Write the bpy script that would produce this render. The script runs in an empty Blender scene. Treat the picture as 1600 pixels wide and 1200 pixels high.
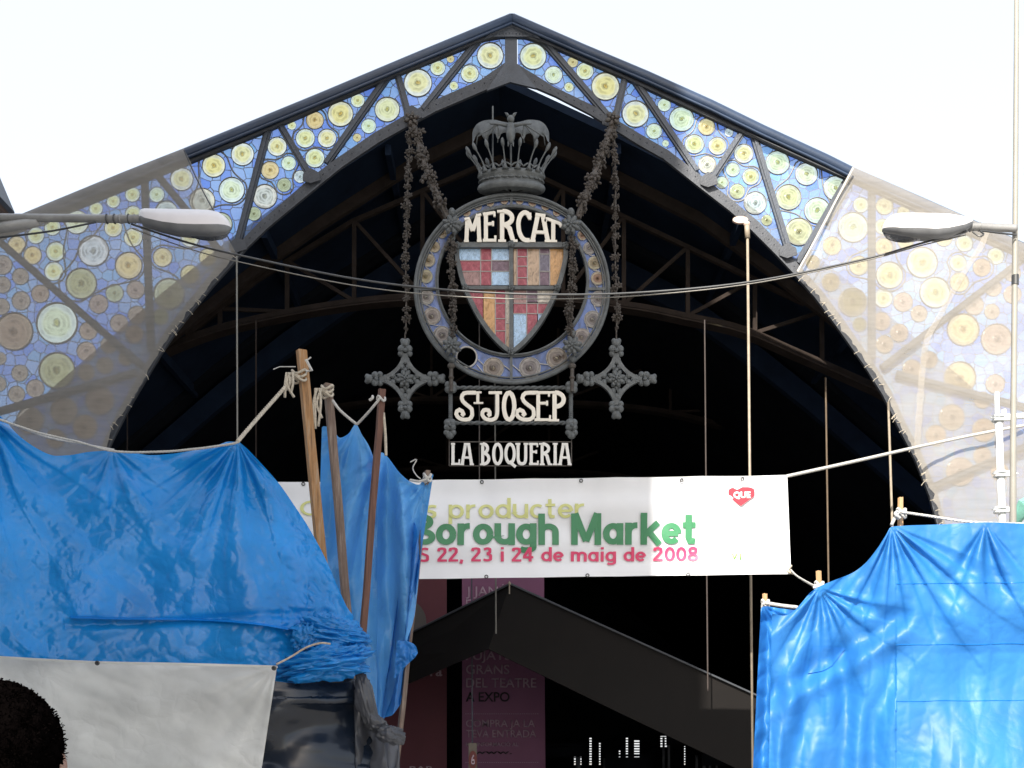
import bpy, bmesh, math, random
from mathutils import Vector, Matrix, noise
from mathutils.geometry import delaunay_2d_cdt
random.seed(7)
sc = bpy.context.scene
PI = math.pi
F, HY, CZ = 1900.0, 1180.0, 1.6          # focal length in photo pixels, horizon row, eye height

# ---------------------------------------------------------------- camera
cam = bpy.data.cameras.new("camera"); camo = bpy.data.objects.new("camera", cam)
sc.collection.objects.link(camo); sc.camera = camo
camo.location = (0, 0, CZ); camo.rotation_euler = (PI/2, 0, 0)
cam.sensor_width = 36; cam.lens = F/1600*36; cam.shift_y = (HY-600)/1600
cam.clip_start = .05; cam.clip_end = 2000
# ---------------------------------------------------------------- light
SUN_EL = math.radians(36); SX = .33
w = bpy.data.worlds.new("World"); sc.world = w; w.use_nodes = True
nt = w.node_tree; bg = nt.nodes['Background']
sky = nt.nodes.new('ShaderNodeTexSky'); sky.sky_type = 'NISHITA'; sky.sun_disc = False
sky.sun_elevation = SUN_EL
az = math.atan2(-SX, -1)                  # direction to the sun: (-SX,-1)
sky.sun_rotation = az
sky.air_density = 1.3; sky.dust_density = 3.0; sky.ozone_density = 1.0
cl = nt.nodes.new('ShaderNodeMixRGB'); cl.inputs[0].default_value = .55; cl.inputs[2].default_value = (5.6, 5.75, 6.0, 1)   # thin bright cloud veil over the blue
nt.links.new(sky.outputs[0], cl.inputs[1]); nt.links.new(cl.outputs[0], bg.inputs[0]); bg.inputs[1].default_value = .12
sl = bpy.data.lights.new("sun", 'SUN'); sl.energy = 4.6; sl.angle = math.radians(.5); sl.color = (1, .94, .84)
so = bpy.data.objects.new("sun", sl); sc.collection.objects.link(so)
sdir = Vector((-SX, -1, 0)).normalized()*math.cos(SUN_EL) + Vector((0, 0, math.sin(SUN_EL)))
so.rotation_euler = sdir.to_track_quat('Z', 'Y').to_euler()
so.location = sdir*60
vs = sc.view_settings; vs.view_transform = 'Standard'; vs.look = 'None'; vs.gamma = 1; vs.use_curve_mapping = False
vs.exposure = 1.12
sc.cycles.transparent_max_bounces = 24
sc.cycles.max_bounces = 6

# ---------------------------------------------------------------- helpers
def P(px, py, D): return Vector(((px-800)*D/F, D, CZ+(HY-py)*D/F))
def col(o): sc.collection.objects.link(o); return o
def tag(o, label=None, cat=None, group=None, kind=None):
    if label: o['label'] = label
    if cat: o['category'] = cat
    if group: o['group'] = group
    if kind: o['kind'] = kind
    return o
def empty(name, loc, label, cat, group=None):
    o = col(bpy.data.objects.new(name, None)); o.location = loc; o.empty_display_size = .1
    return tag(o, label, cat, group)
def par(o, p):
    if p is not None:
        o.parent = p
        w_ = Vector((0, 0, 0)); q = p
        while q is not None: w_ += q.location; q = q.parent
        o.location = o.location - w_
    return o
class MB:
    def __init__(s): s.v = []; s.f = []; s.m = []; s.uv = {}
    def add(s, vs, fs, mi=0):
        b = len(s.v); s.v += [tuple(x) for x in vs]
        for f in fs: s.f.append(tuple(i+b for i in f)); s.m.append(mi)
        return b
    def box(s, c, size, R=None, mi=0):
        hx, hy, hz = size[0]/2, size[1]/2, size[2]/2
        vs = [Vector((x, y, z)) for x in (-hx, hx) for y in (-hy, hy) for z in (-hz, hz)]
        if R is not None: vs = [R @ v for v in vs]
        c = Vector(c)
        s.add([v+c for v in vs], [(0,1,3,2),(4,6,7,5),(0,4,5,1),(2,3,7,6),(0,2,6,4),(1,5,7,3)], mi)
    def bar(s, a, b, wd, dp, mi=0, up=Vector((0, 1, 0)), taper=1.0):
        a = Vector(a); b = Vector(b); t = (b-a).normalized(); n = t.cross(up)
        if n.length < 1e-4: n = t.cross(Vector((1, 0, 0)))
        n.normalize(); u = n.cross(t).normalized()
        vs = []
        for p, k in ((a, 1), (b, taper)):
            for i, j in ((-1,-1),(1,-1),(1,1),(-1,1)): vs.append(p+n*i*wd/2*k+u*j*dp/2*k)
        s.add(vs, [(0,3,2,1),(4,5,6,7),(0,1,5,4),(1,2,6,5),(2,3,7,6),(3,0,4,7)], mi)
    def tube(s, pts, r, n=8, mi=0, caps=True, closed=False):
        pts = [Vector(p) for p in pts]; N = len(pts)
        rr = r if isinstance(r, (list, tuple)) else [r]*N
        rings = []; up = None
        for i, p in enumerate(pts):
            if closed: t = pts[(i+1) % N]-pts[i-1]
            else: t = pts[min(i+1, N-1)]-pts[max(i-1, 0)]
            if t.length < 1e-9: t = Vector((0, 0, 1))
            t.normalize()
            if up is None:
                up = Vector((0, 1, 0)) if abs(t.y) < .9 else Vector((1, 0, 0))
            a = t.cross(up)
            if a.length < 1e-5: a = t.cross(Vector((1, .3, 0)))
            a.normalize(); b = a.cross(t).normalized(); up = b
            rings.append([p+(a*math.cos(2*PI*k/n)+b*math.sin(2*PI*k/n))*rr[i] for k in range(n)])
        vs = [v for R_ in rings for v in R_]; fs = []
        for i in range(N if closed else N-1):
            j = (i+1) % N
            for k in range(n): fs.append((i*n+k, i*n+(k+1) % n, j*n+(k+1) % n, j*n+k))
        if caps and not closed:
            fs.append(tuple(range(n-1, -1, -1))); fs.append(tuple((N-1)*n+k for k in range(n)))
        s.add(vs, fs, mi)
    def prism(s, pts, d0, d1, mi=0):
        """polygon of photo pixels traced on depth d0, given real thickness to depth d1 (same X,Z)"""
        n = len(pts); a = [P(x, y, d0) for x, y in pts]; th = d1-d0
        b = [p+Vector((0, th, 0)) for p in a]
        fs = [tuple(range(n)), tuple(range(2*n-1, n-1, -1))]
        for i in range(n): fs.append((i, i+n, (i+1) % n+n, (i+1) % n))
        s.add(a+b, fs, mi)
    def ribbon(s, pts, wd, D, th, mi=0, closed=False):
        """stroke of width wd (px, scalar or list) along pixel polyline, thickness th metres"""
        n = len(pts); L = []; R_ = []
        ww = wd if isinstance(wd, (list, tuple)) else [wd]*n
        for i in range(n):
            if closed: a, b = pts[i-1], pts[(i+1) % n]
            else: a, b = pts[max(i-1, 0)], pts[min(i+1, n-1)]
            tx, ty = b[0]-a[0], b[1]-a[1]; l = math.hypot(tx, ty) or 1
            nx, ny = -ty/l, tx/l; h = ww[i]/2
            if 0 < i < n-1 or closed:
                p0, p1, p2 = pts[i-1], pts[i], pts[(i+1) % n]
                ux, uy = p1[0]-p0[0], p1[1]-p0[1]; lu = math.hypot(ux, uy) or 1
                c = abs((tx*ux+ty*uy)/(l*lu)); h = h/max(c, .45)
            L.append((pts[i][0]+nx*h, pts[i][1]+ny*h)); R_.append((pts[i][0]-nx*h, pts[i][1]-ny*h))
        a = [P(x, y, D) for x, y in L]+[P(x, y, D) for x, y in R_]
        b = [p+Vector((0, th, 0)) for p in a]; fs = []
        for i in range(n if closed else n-1):
            j = (i+1) % n
            fs += [(i, j, n+j, n+i), (2*n+i, 3*n+i, 3*n+j, 2*n+j), (i, 2*n+i, 2*n+j, j), (n+i, n+j, 3*n+j, 3*n+i)]
        if not closed:
            fs += [(0, n, 3*n, 2*n), (n-1, 3*n-1, 4*n-1, 2*n-1)]
        s.add(a+b, fs, mi)
    def ell(s, c, r, nu=8, nv=6, R=None, mi=0):
        c = Vector(c); vs = []; fs = []
        for j in range(1, nv):
            ph = PI*j/nv
            for i in range(nu):
                th = 2*PI*i/nu
                v = Vector((r[0]*math.sin(ph)*math.cos(th), r[1]*math.sin(ph)*math.sin(th), r[2]*math.cos(ph)))
                vs.append(v)
        vs += [Vector((0, 0, r[2])), Vector((0, 0, -r[2]))]
        for j in range(nv-2):
            for i in range(nu): fs.append((j*nu+i, (j+1)*nu+i, (j+1)*nu+(i+1) % nu, j*nu+(i+1) % nu))
        T = len(vs)-2
        for i in range(nu):
            fs.append((T, i, (i+1) % nu)); fs.append((T+1, (nv-2)*nu+(i+1) % nu, (nv-2)*nu+i))
        if R is not None: vs = [R @ v for v in vs]
        s.add([v+c for v in vs], fs, mi)
    def lathe(s, prof, c, n=32, mi=0, sy=1):
        c = Vector(c); vs = []; fs = []; m = len(prof)
        for r, z in prof:
            for i in range(n):
                a = 2*PI*i/n; vs.append(c+Vector((r*math.cos(a), r*math.sin(a)*sy, z)))
        for j in range(m-1):
            for i in range(n): fs.append((j*n+i, j*n+(i+1) % n, (j+1)*n+(i+1) % n, (j+1)*n+i))
        s.add(vs, fs, mi)
    def build(s, name, mats, parent=None, origin=None, smooth=False, label=None):
        me = bpy.data.meshes.new(name)
        if not isinstance(mats, (list, tuple)): mats = [mats]
        o0 = Vector(origin) if origin is not None else Vector((0, 0, 0))
        if origin is None and s.v:
            xs = list(zip(*s.v)); o0 = Vector(((min(xs[0])+max(xs[0]))/2, (min(xs[1])+max(xs[1]))/2, min(xs[2])))
        me.from_pydata([tuple(Vector(v)-o0) for v in s.v], [], s.f)
        for m in mats: me.materials.append(m)
        me.polygons.foreach_set('material_index', s.m)
        if smooth: me.polygons.foreach_set('use_smooth', [True]*len(s.f))
        me.validate(); me.update()
        o = col(bpy.data.objects.new(name, me)); o.location = o0
        if label: o['label'] = label
        return par(o, parent)
def arc(cx, cy, rx, ry, a0, a1, n=12):
    return [(cx+rx*math.cos(math.radians(a0+(a1-a0)*i/n)), cy+ry*math.sin(math.radians(a0+(a1-a0)*i/n))) for i in range(n+1)]
def lerp(a, b, t): return a+(b-a)*t
def ease(pts, n):
    """resample a polyline by arc length, lightly smoothed"""
    d = [0]
    for a, b in zip(pts, pts[1:]): d.append(d[-1]+math.hypot(b[0]-a[0], b[1]-a[1]))
    out = []
    for i in range(n):
        t = d[-1]*i/(n-1); k = 0
        while k < len(pts)-2 and d[k+1] < t: k += 1
        s = (t-d[k])/max(d[k+1]-d[k], 1e-9); p0 = pts[max(k-1, 0)]; p1 = pts[k]; p2 = pts[k+1]; p3 = pts[min(k+2, len(pts)-1)]
        q = []
        for c in (0, 1):
            l1 = (p2[c]-p0[c])/2; l2 = (p3[c]-p1[c])/2
            l1 = max(-abs(p2[c]-p1[c])*1.5, min(abs(p2[c]-p1[c])*1.5, l1)); l2 = max(-abs(p2[c]-p1[c])*1.5, min(abs(p2[c]-p1[c])*1.5, l2))
            q.append((2*s**3-3*s*s+1)*p1[c]+(s**3-2*s*s+s)*l1+(-2*s**3+3*s*s)*p2[c]+(s**3-s*s)*l2)
        out.append(tuple(q))
    return out
def cat3(pts, n):
    """smooth 3D polyline"""
    out = []
    for i in range(len(pts)-1):
        p0, p1, p2, p3 = pts[max(i-1, 0)], pts[i], pts[i+1], pts[min(i+2, len(pts)-1)]
        for k in range(n):
            t = k/n
            out.append(.5*((2*p1)+(p2-p0)*t+(2*p0-5*p1+4*p2-p3)*t*t+(3*p1-p0-3*p2+p3)*t**3))
    out.append(pts[-1]); return out
def nz(x, y, z=0): return noise.noise(Vector((x, y, z)))
def inpoly(x, y, poly):
    c = False; n = len(poly); j = n-1
    for i in range(n):
        xi, yi = poly[i]; xj, yj = poly[j]
        if (yi > y) != (yj > y) and x < (xj-xi)*(y-yi)/(yj-yi)+xi: c = not c
        j = i
    return c
def dedge(x, y, poly):
    m = 1e9
    for i in range(len(poly)):
        ax, ay = poly[i-1]; bx, by = poly[i]; dx, dy = bx-ax, by-ay
        t = max(0, min(1, ((x-ax)*dx+(y-ay)*dy)/max(dx*dx+dy*dy, 1e-9)))
        m = min(m, math.hypot(x-ax-dx*t, y-ay-dy*t))
    return m
def region(poly, holes=(), step=40, dfun=lambda x, y: 19.0, loops=()):
    """triangulated region of the plane, holes = circles (x,y,r)"""
    vs = []; es = []
    def addloop(L):
        b = len(vs); vs.extend(Vector(p) for p in L); n = len(L)
        es.extend((b+i, b+(i+1) % n) for i in range(n))
    dens = []
    for i in range(len(poly)):
        a, b = poly[i-1], poly[i]; n = max(1, int(math.hypot(b[0]-a[0], b[1]-a[1])/step))
        dens += [(lerp(a[0], b[0], k/n), lerp(a[1], b[1], k/n)) for k in range(n)]
    addloop(dens)
    for (x, y, r) in holes: addloop(arc(x, y, r, r, 0, 345, 23))
    x0 = min(p[0] for p in poly); x1 = max(p[0] for p in poly); y0 = min(p[1] for p in poly); y1 = max(p[1] for p in poly)
    y = y0
    while y < y1:
        x = x0
        while x < x1:
            px, py = x+random.uniform(-.25, .25)*step, y+random.uniform(-.25, .25)*step
            if inpoly(px, py, poly) and all(math.hypot(px-h[0], py-h[1]) > h[2]+1 for h in holes) and dedge(px, py, poly) > step*.3: vs.append(Vector((px, py)))
            x += step
        y += step
    r = delaunay_2d_cdt(vs, es, [], 0, 1e-4)
    V, T = r[0], r[2]; m = MB(); fs = []
    for t in T:
        cx = sum(V[i][0] for i in t)/3; cy = sum(V[i][1] for i in t)/3
        if inpoly(cx, cy, poly) and all(math.hypot(cx-h[0], cy-h[1]) > h[2]*.995 for h in holes): fs.append(tuple(t))
    m.add([P(v[0], v[1], dfun(v[0], v[1])) for v in V], fs); return m

# ---------------------------------------------------------------- materials
def mat(name):
    m = bpy.data.materials.new(name); m.use_nodes = True; return m, m.node_tree.nodes, m.node_tree.links
def ramp(N, L, src, stops, interp='LINEAR'):
    r = N.new('ShaderNodeValToRGB'); e = r.color_ramp.elements; r.color_ramp.interpolation = interp
    while len(e) < len(stops): e.new(.5)
    for q, (p, c) in zip(e, stops): q.position = p; q.color = (*c, 1) if len(c) == 3 else c
    L.new(src, r.inputs[0]); return r
def paint(name, c, rough=.5, var=.25, scale=3, bump=.0, bscale=20, metal=0, spec=.5, stretch=(1, 1, 1), dirt=None, coat=0):
    m, N, L = mat(name); b = N['Principled BSDF']
    tc = N.new('ShaderNodeTexCoord'); mp = N.new('ShaderNodeMapping'); mp.inputs['Scale'].default_value = stretch
    L.new(tc.outputs['Object'], mp.inputs[0])
    n = N.new('ShaderNodeTexNoise'); n.inputs['Scale'].default_value = scale; n.inputs['Detail'].default_value = 6; n.inputs['Roughness'].default_value = .65
    L.new(mp.outputs[0], n.inputs[0])
    d = dirt or tuple(x*(1-var) for x in c)
    r = ramp(N, L, n.outputs[0], [(.32, d), (.62, c), (.8, tuple(min(1, x*(1+var*.6)) for x in c))])
    L.new(r.outputs[0], b.inputs['Base Color'])
    b.inputs['Roughness'].default_value = rough; b.inputs['Metallic'].default_value = metal
    b.inputs['Specular IOR Level'].default_value = spec; b.inputs['Coat Weight'].default_value = coat
    if bump:
        n2 = N.new('ShaderNodeTexNoise'); n2.inputs['Scale'].default_value = bscale; n2.inputs['Detail'].default_value = 5
        L.new(mp.outputs[0], n2.inputs[0]); bp = N.new('ShaderNodeBump'); bp.inputs['Strength'].default_value = bump; bp.inputs['Distance'].default_value = .02
        L.new(n2.outputs[0], bp.inputs['Height']); L.new(bp.outputs[0], b.inputs['Normal'])
    return m
def wood(name, a, b_, c):
    m, N, L = mat(name); b = N['Principled BSDF']
    tc = N.new('ShaderNodeTexCoord'); mp = N.new('ShaderNodeMapping'); mp.inputs['Scale'].default_value = (30, 30, 1.6)
    L.new(tc.outputs['Object'], mp.inputs[0])
    n = N.new('ShaderNodeTexNoise'); n.inputs['Scale'].default_value = 1.5; n.inputs['Detail'].default_value = 8; n.inputs['Roughness'].default_value = .7
    L.new(mp.outputs[0], n.inputs[0]); r = ramp(N, L, n.outputs[0], [(.3, a), (.5, b_), (.7, c)])
    L.new(r.outputs[0], b.inputs['Base Color']); b.inputs['Roughness'].default_value = .65
    bp = N.new('ShaderNodeBump'); bp.inputs['Strength'].default_value = .4; bp.inputs['Distance'].default_value = .01
    L.new(n.outputs[0], bp.inputs['Height']); L.new(bp.outputs[0], b.inputs['Normal']); return m
def mixs(N, L, a, b, fac):
    x = N.new('ShaderNodeMixShader')
    if isinstance(fac, (int, float)): x.inputs[0].default_value = fac
    else: L.new(fac, x.inputs[0])
    L.new(a, x.inputs[1]); L.new(b, x.inputs[2]); return x.outputs[0]
def tarp(name, c, trans=.3, rough=.32, crinkle=.5, cs=1.0, weave=True, tcol=None):
    m, N, L = mat(name); b = N['Principled BSDF']; out = N['Material Output']
    tc = N.new('ShaderNodeTexCoord')
    n = N.new('ShaderNodeTexNoise'); n.inputs['Scale'].default_value = 2.2; n.inputs['Detail'].default_value = 5; L.new(tc.outputs['Object'], n.inputs[0])
    r = ramp(N, L, n.outputs[0], [(.3, tuple(x*.72 for x in c)), (.55, c), (.78, tuple(min(1, x*1.2+.01) for x in c))]); L.new(r.outputs[0], b.inputs['Base Color'])
    b.inputs['Roughness'].default_value = rough; b.inputs['Specular IOR Level'].default_value = .5
    # crinkle: distorted voronoi ridges + noise
    n1 = N.new('ShaderNodeTexNoise'); n1.inputs['Scale'].default_value = 9*cs; n1.inputs['Detail'].default_value = 4; n1.inputs['Distortion'].default_value = .8; L.new(tc.outputs['Object'], n1.inputs[0])
    ad = N.new('ShaderNodeMixRGB'); ad.blend_type = 'LINEAR_LIGHT'; ad.inputs[0].default_value = .06
    L.new(tc.outputs['Object'], ad.inputs[1]); L.new(n1.outputs['Color'], ad.inputs[2])
    v = N.new('ShaderNodeTexVoronoi'); v.feature = 'DISTANCE_TO_EDGE'; v.inputs['Scale'].default_value = 13*cs; L.new(ad.outputs[0], v.inputs[0])
    vr = ramp(N, L, v.outputs['Distance'], [(0, (0, 0, 0)), (.22, (.75, .75, .75)), (1, (1, 1, 1))])
    mm = N.new('ShaderNodeMath'); mm.operation = 'MULTIPLY_ADD'; L.new(n1.outputs[0], mm.inputs[0]); mm.inputs[1].default_value = 1.6; L.new(vr.outputs[0], mm.inputs[2])
    # the crinkle comes and goes over the sheet
    n3 = N.new('ShaderNodeTexNoise'); n3.inputs['Scale'].default_value = 1.7; L.new(tc.outputs['Object'], n3.inputs[0])
    r3 = ramp(N, L, n3.outputs[0], [(.38, (.12, .12, .12)), (.62, (1, 1, 1))])
    st = N.new('ShaderNodeMath'); st.operation = 'MULTIPLY'; L.new(r3.outputs[0], st.inputs[0]); st.inputs[1].default_value = crinkle
    bp = N.new('ShaderNodeBump'); bp.inputs['Distance'].default_value = .012; L.new(st.outputs[0], bp.inputs['Strength']); L.new(mm.outputs[0], bp.inputs['Height'])
    L.new(bp.outputs[0], b.inputs['Normal'])
    t = N.new('ShaderNodeBsdfTranslucent'); t.inputs[0].default_value = (*(tcol or c), 1); L.new(bp.outputs[0], t.inputs['Normal'])
    L.new(mixs(N, L, b.outputs[0], t.outputs[0], trans), out.inputs[0]); return m
def glass_blue():
    m, N, L = mat("cobalt leaded glass"); b = N['Principled BSDF']; out = N['Material Output']
    tc = N.new('ShaderNodeTexCoord'); sp = N.new('ShaderNodeSeparateXYZ'); cb = N.new('ShaderNodeCombineXYZ')
    L.new(tc.outputs['Object'], sp.inputs[0]); L.new(sp.outputs[0], cb.inputs[0]); L.new(sp.outputs[2], cb.inputs[1])
    n0 = N.new('ShaderNodeTexNoise'); n0.inputs['Scale'].default_value = 5; L.new(cb.outputs[0], n0.inputs[0])
    ad = N.new('ShaderNodeMixRGB'); ad.blend_type = 'LINEAR_LIGHT'; ad.inputs[0].default_value = .03
    L.new(cb.outputs[0], ad.inputs[1]); L.new(n0.outputs['Color'], ad.inputs[2])
    v = N.new('ShaderNodeTexVoronoi'); v.voronoi_dimensions = '2D'; v.feature = 'DISTANCE_TO_EDGE'; v.inputs['Scale'].default_value = 6.2; v.inputs['Randomness'].default_value = .75
    v2 = N.new('ShaderNodeTexVoronoi'); v2.voronoi_dimensions = '2D'; v2.inputs['Scale'].default_value = 6.2; v2.inputs['Randomness'].default_value = .75
    L.new(ad.outputs[0], v.inputs[0]); L.new(ad.outputs[0], v2.inputs[0])
    s2 = N.new('ShaderNodeSeparateColor'); L.new(v2.outputs['Color'], s2.inputs[0])
    tr = ramp(N, L, s2.outputs[0], [(0, (.22, .38, .92)), (.35, (.34, .50, .95)), (.6, (.44, .62, .96)), (1, (.32, .58, .93))])
    n4 = N.new('ShaderNodeTexNoise'); n4.inputs['Scale'].default_value = .55; n4.inputs['Detail'].default_value = 2; L.new(cb.outputs[0], n4.inputs[0])
    base = N.new('ShaderNodeMixRGB'); base.blend_type = 'MULTIPLY'; base.inputs[0].default_value = .6
    rr = ramp(N, L, n4.outputs[0], [(.35, (.55, .6, .8)), (.6, (1, 1, 1))]); L.new(tr.outputs[0], base.inputs[1]); L.new(rr.outputs[0], base.inputs[2])
    tp = N.new('ShaderNodeBsdfTransparent'); L.new(base.outputs[0], tp.inputs[0])
    dk = N.new('ShaderNodeMixRGB'); dk.blend_type = 'MULTIPLY'; dk.inputs[0].default_value = 1; dk.inputs[2].default_value = (1, 1, 1, 1); L.new(base.outputs[0], dk.inputs[1])
    L.new(dk.outputs[0], b.inputs['Base Color']); b.inputs['Roughness'].default_value = .22
    nb = N.new('ShaderNodeTexNoise'); nb.inputs['Scale'].default_value = 22; L.new(cb.outputs[0], nb.inputs[0])
    bp = N.new('ShaderNodeBump'); bp.inputs['Strength'].default_value = .5; bp.inputs['Distance'].default_value = .02; L.new(nb.outputs[0], bp.inputs['Height']); L.new(bp.outputs[0], b.inputs['Normal'])
    tl = N.new('ShaderNodeBsdfTranslucent'); L.new(base.outputs[0], tl.inputs[0])
    g = mixs(N, L, mixs(N, L, tp.outputs[0], tl.outputs[0], .34), b.outputs[0], .36)
    lead = N.new('ShaderNodeBsdfDiffuse'); lead.inputs[0].default_value = (.16, .165, .18, 1)
    lt = N.new('ShaderNodeMath'); lt.operation = 'LESS_THAN'; lt.inputs[1].default_value = .034; L.new(v.outputs['Distance'], lt.inputs[0])
    L.new(mixs(N, L, g, lead.outputs[0], lt.outputs[0]), out.inputs[0]); return m
def glass_round(name, rim, mid, core, opac=.3, ring=14, dk=.6):
    m, N, L = mat(name); b = N['Principled BSDF']; out = N['Material Output']
    uv = N.new('ShaderNodeTexCoord')
    nn = N.new('ShaderNodeTexNoise'); nn.inputs['Scale'].default_value = 2.2; L.new(uv.outputs['UV'], nn.inputs[0])
    ob = N.new('ShaderNodeObjectInfo')
    ad = N.new('ShaderNodeMixRGB'); ad.blend_type = 'LINEAR_LIGHT'; ad.inputs[0].default_value = .17; L.new(uv.outputs['UV'], ad.inputs[1]); L.new(nn.outputs['Color'], ad.inputs[2])
    ln = N.new('ShaderNodeVectorMath'); ln.operation = 'LENGTH'; L.new(ad.outputs[0], ln.inputs[0])
    r = ramp(N, L, ln.outputs['Value'], [(.0, tuple(x*.35 for x in core)), (.10, core), (.16, tuple(x*.5 for x in mid)), (.24, mid), (.62, mid), (.80, rim), (.97, rim)])
    sw = N.new('ShaderNodeMath'); sw.operation = 'MULTIPLY'; sw.inputs[1].default_value = ring*2.2; L.new(ln.outputs['Value'], sw.inputs[0])
    si = N.new('ShaderNodeMath'); si.operation = 'SINE'; L.new(sw.outputs[0], si.inputs[0])
    r2 = ramp(N, L, si.outputs[0], [(.0, (dk, dk, dk)), (.75, (1, 1, 1))])
    nl = N.new('ShaderNodeTexNoise'); nl.inputs['Scale'].default_value = 1.6; L.new(uv.outputs['UV'], nl.inputs[0])
    n2r = ramp(N, L, nl.outputs[0], [(.40, (0, 0, 0)), (.62, (.75, .75, .75))])
    mu = N.new('ShaderNodeMixRGB'); mu.blend_type = 'MULTIPLY'; L.new(n2r.outputs[0], mu.inputs[0]); L.new(r.outputs[0], mu.inputs[1]); L.new(r2.outputs[0], mu.inputs[2])
    # each roundel's glass leans a little warmer or clearer
    rv = ramp(N, L, ob.outputs['Random'], [(0, (1, .93, .72)), (.5, (1, 1, 1)), (1, (.93, 1, .92))])
    m3 = N.new('ShaderNodeMixRGB'); m3.blend_type = 'MULTIPLY'; m3.inputs[0].default_value = 1; L.new(mu.outputs[0], m3.inputs[1]); L.new(rv.outputs[0], m3.inputs[2])
    tp = N.new('ShaderNodeBsdfTransparent'); L.new(m3.outputs[0], tp.inputs[0])
    d2 = N.new('ShaderNodeMixRGB'); d2.blend_type = 'MULTIPLY'; d2.inputs[0].default_value = 1; d2.inputs[2].default_value = (.85, .84, .82, 1); L.new(m3.outputs[0], d2.inputs[1])
    L.new(d2.outputs[0], b.inputs['Base Color']); b.inputs['Roughness'].default_value = .12
    tl = N.new('ShaderNodeBsdfTranslucent'); L.new(m3.outputs[0], tl.inputs[0])
    L.new(mixs(N, L, mixs(N, L, tp.outputs[0], tl.outputs[0], .25), b.outputs[0], opac), out.inputs[0]); return m
def netting():
    m, N, L = mat("debris netting"); b = N['Principled BSDF']; out = N['Material Output']
    tc = N.new('ShaderNodeTexCoord')
    n = N.new('ShaderNodeTexNoise'); n.inputs['Scale'].default_value = .9; n.inputs['Detail'].default_value = 6; n.inputs['Roughness'].default_value = .6; L.new(tc.outputs['Object'], n.inputs[0])
    mp = N.new('ShaderNodeMapping'); mp.inputs['Scale'].default_value = (1.2, 1, 9); mp.inputs['Rotation'].default_value = (0, math.radians(-24), 0); L.new(tc.outputs['Object'], mp.inputs[0])
    n2 = N.new('ShaderNodeTexNoise'); n2.inputs['Scale'].default_value = 2.0; n2.inputs['Detail'].default_value = 6; L.new(mp.outputs[0], n2.inputs[0])
    ad = N.new('ShaderNodeMath'); ad.operation = 'ADD'; L.new(n.outputs[0], ad.inputs[0]); L.new(n2.outputs[0], ad.inputs[1])
    fr = ramp(N, L, ad.outputs[0], [(.30, (.40, .40, .40)), (.70, (.56, .56, .56))])
    sc_ = N.new('ShaderNodeMath'); sc_.operation = 'MULTIPLY'; sc_.inputs[1].default_value = .5; L.new(ad.outputs[0], sc_.inputs[0]); L.new(sc_.outputs[0], fr.inputs[0])
    df = N.new('ShaderNodeBsdfDiffuse'); df.inputs[0].default_value = (.50, .465, .415, 1)
    tl = N.new('ShaderNodeBsdfTranslucent'); tl.inputs[0].default_value = (.52, .49, .45, 1)
    tp = N.new('ShaderNodeBsdfTransparent')
    k = mixs(N, L, df.outputs[0], tl.outputs[0], .30)
    L.new(mixs(N, L, tp.outputs[0], k, fr.outputs[0]), out.inputs[0]); return m
IRON = paint("blue grey iron paint", (.060, .072, .095), .45, .35, 4, .25, 30, spec=.5)
IRON2 = paint("weathered iron paint", (.062, .068, .082), .55, .4, 5, .3, 40)
CORN = paint("dark blue cornice", (.030, .050, .095), .35, .3, 2, .1, 15)
CAST = paint("cast lead grey", (.115, .125, .13), .5, .45, 9, .35, 60)
CASTB = paint("tarnished garland metal", (.075, .068, .06), .55, .5, 14, .4, 60, dirt=(.045, .028, .02))
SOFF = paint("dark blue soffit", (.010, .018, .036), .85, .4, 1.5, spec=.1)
DARKW = paint("near black hall lining", (.010, .012, .016), .9, .4, 1, spec=.05)  # darkness of the unlit hall put into a near-black colour
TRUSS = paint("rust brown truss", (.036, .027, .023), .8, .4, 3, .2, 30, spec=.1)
CREAM = paint("cream enamel letters", (.80, .745, .65), .4, .08, 6)
CREAMW = paint("white enamel letters", (.80, .78, .74), .4, .08, 6)
LEADL = paint("bright solder line", (.46, .44, .42), .45, .2, 20, metal=.1)
LEADC = paint("lead came", (.22, .22, .225), .5, .3, 20, metal=.2)
ROPE = paint("hemp rope", (.52, .46, .37), .8, .4, 40, .6, 90)
ROPEW = paint("pale nylon rope", (.50, .49, .465), .6, .25, 40, .4, 90)
WIRE = paint("black cable", (.045, .047, .05), .4, .3, 10)
WIREG = paint("steel wire", (.20, .19, .17), .35, .3, 10, metal=.4)
ROD = paint("cream painted rod", (.30, .25, .19), .5, .25, 8)
W1 = wood("sunlit orange timber", (.10, .050, .022), (.30, .15, .05), (.33, .26, .19))  # the sun's orange is put into the streaked brown and grey wood
W2 = wood("grey weathered timber", (.07, .045, .03), (.15, .10, .075), (.30, .24, .19))
W3 = wood("dark brown timber", (.050, .022, .014), (.10, .04, .024), (.15, .07, .045))
W4 = wood("fresh pine timber", (.33, .18, .08), (.50, .30, .15), (.56, .38, .22))
BANN = paint("white vinyl banner", (.74, .75, .78), .38, .05, 2, .12, 3, spec=.5)
SHEET = tarp("white polythene sheet", (.60, .61, .60), .2, .35, .25, .6)
TB = tarp("blue tarpaulin", (.010, .225, .62), .26, .24, .34, .7, tcol=(.01, .36, .88))
TBH = tarp("doubled blue tarpaulin", (.002, .17, .56), .1, .3, .4)
TB2 = tarp("pale blue tarpaulin", (.12, .40, .78), .40, .38, .4, .8, tcol=(.10, .36, .80))
TB3 = tarp("sky blue tarpaulin", (.025, .185, .52), .26, .5, .16, .6, tcol=(.03, .28, .75))
BLK = tarp("black polythene", (.006, .011, .022), .0, .24, .12, .4)
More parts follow.
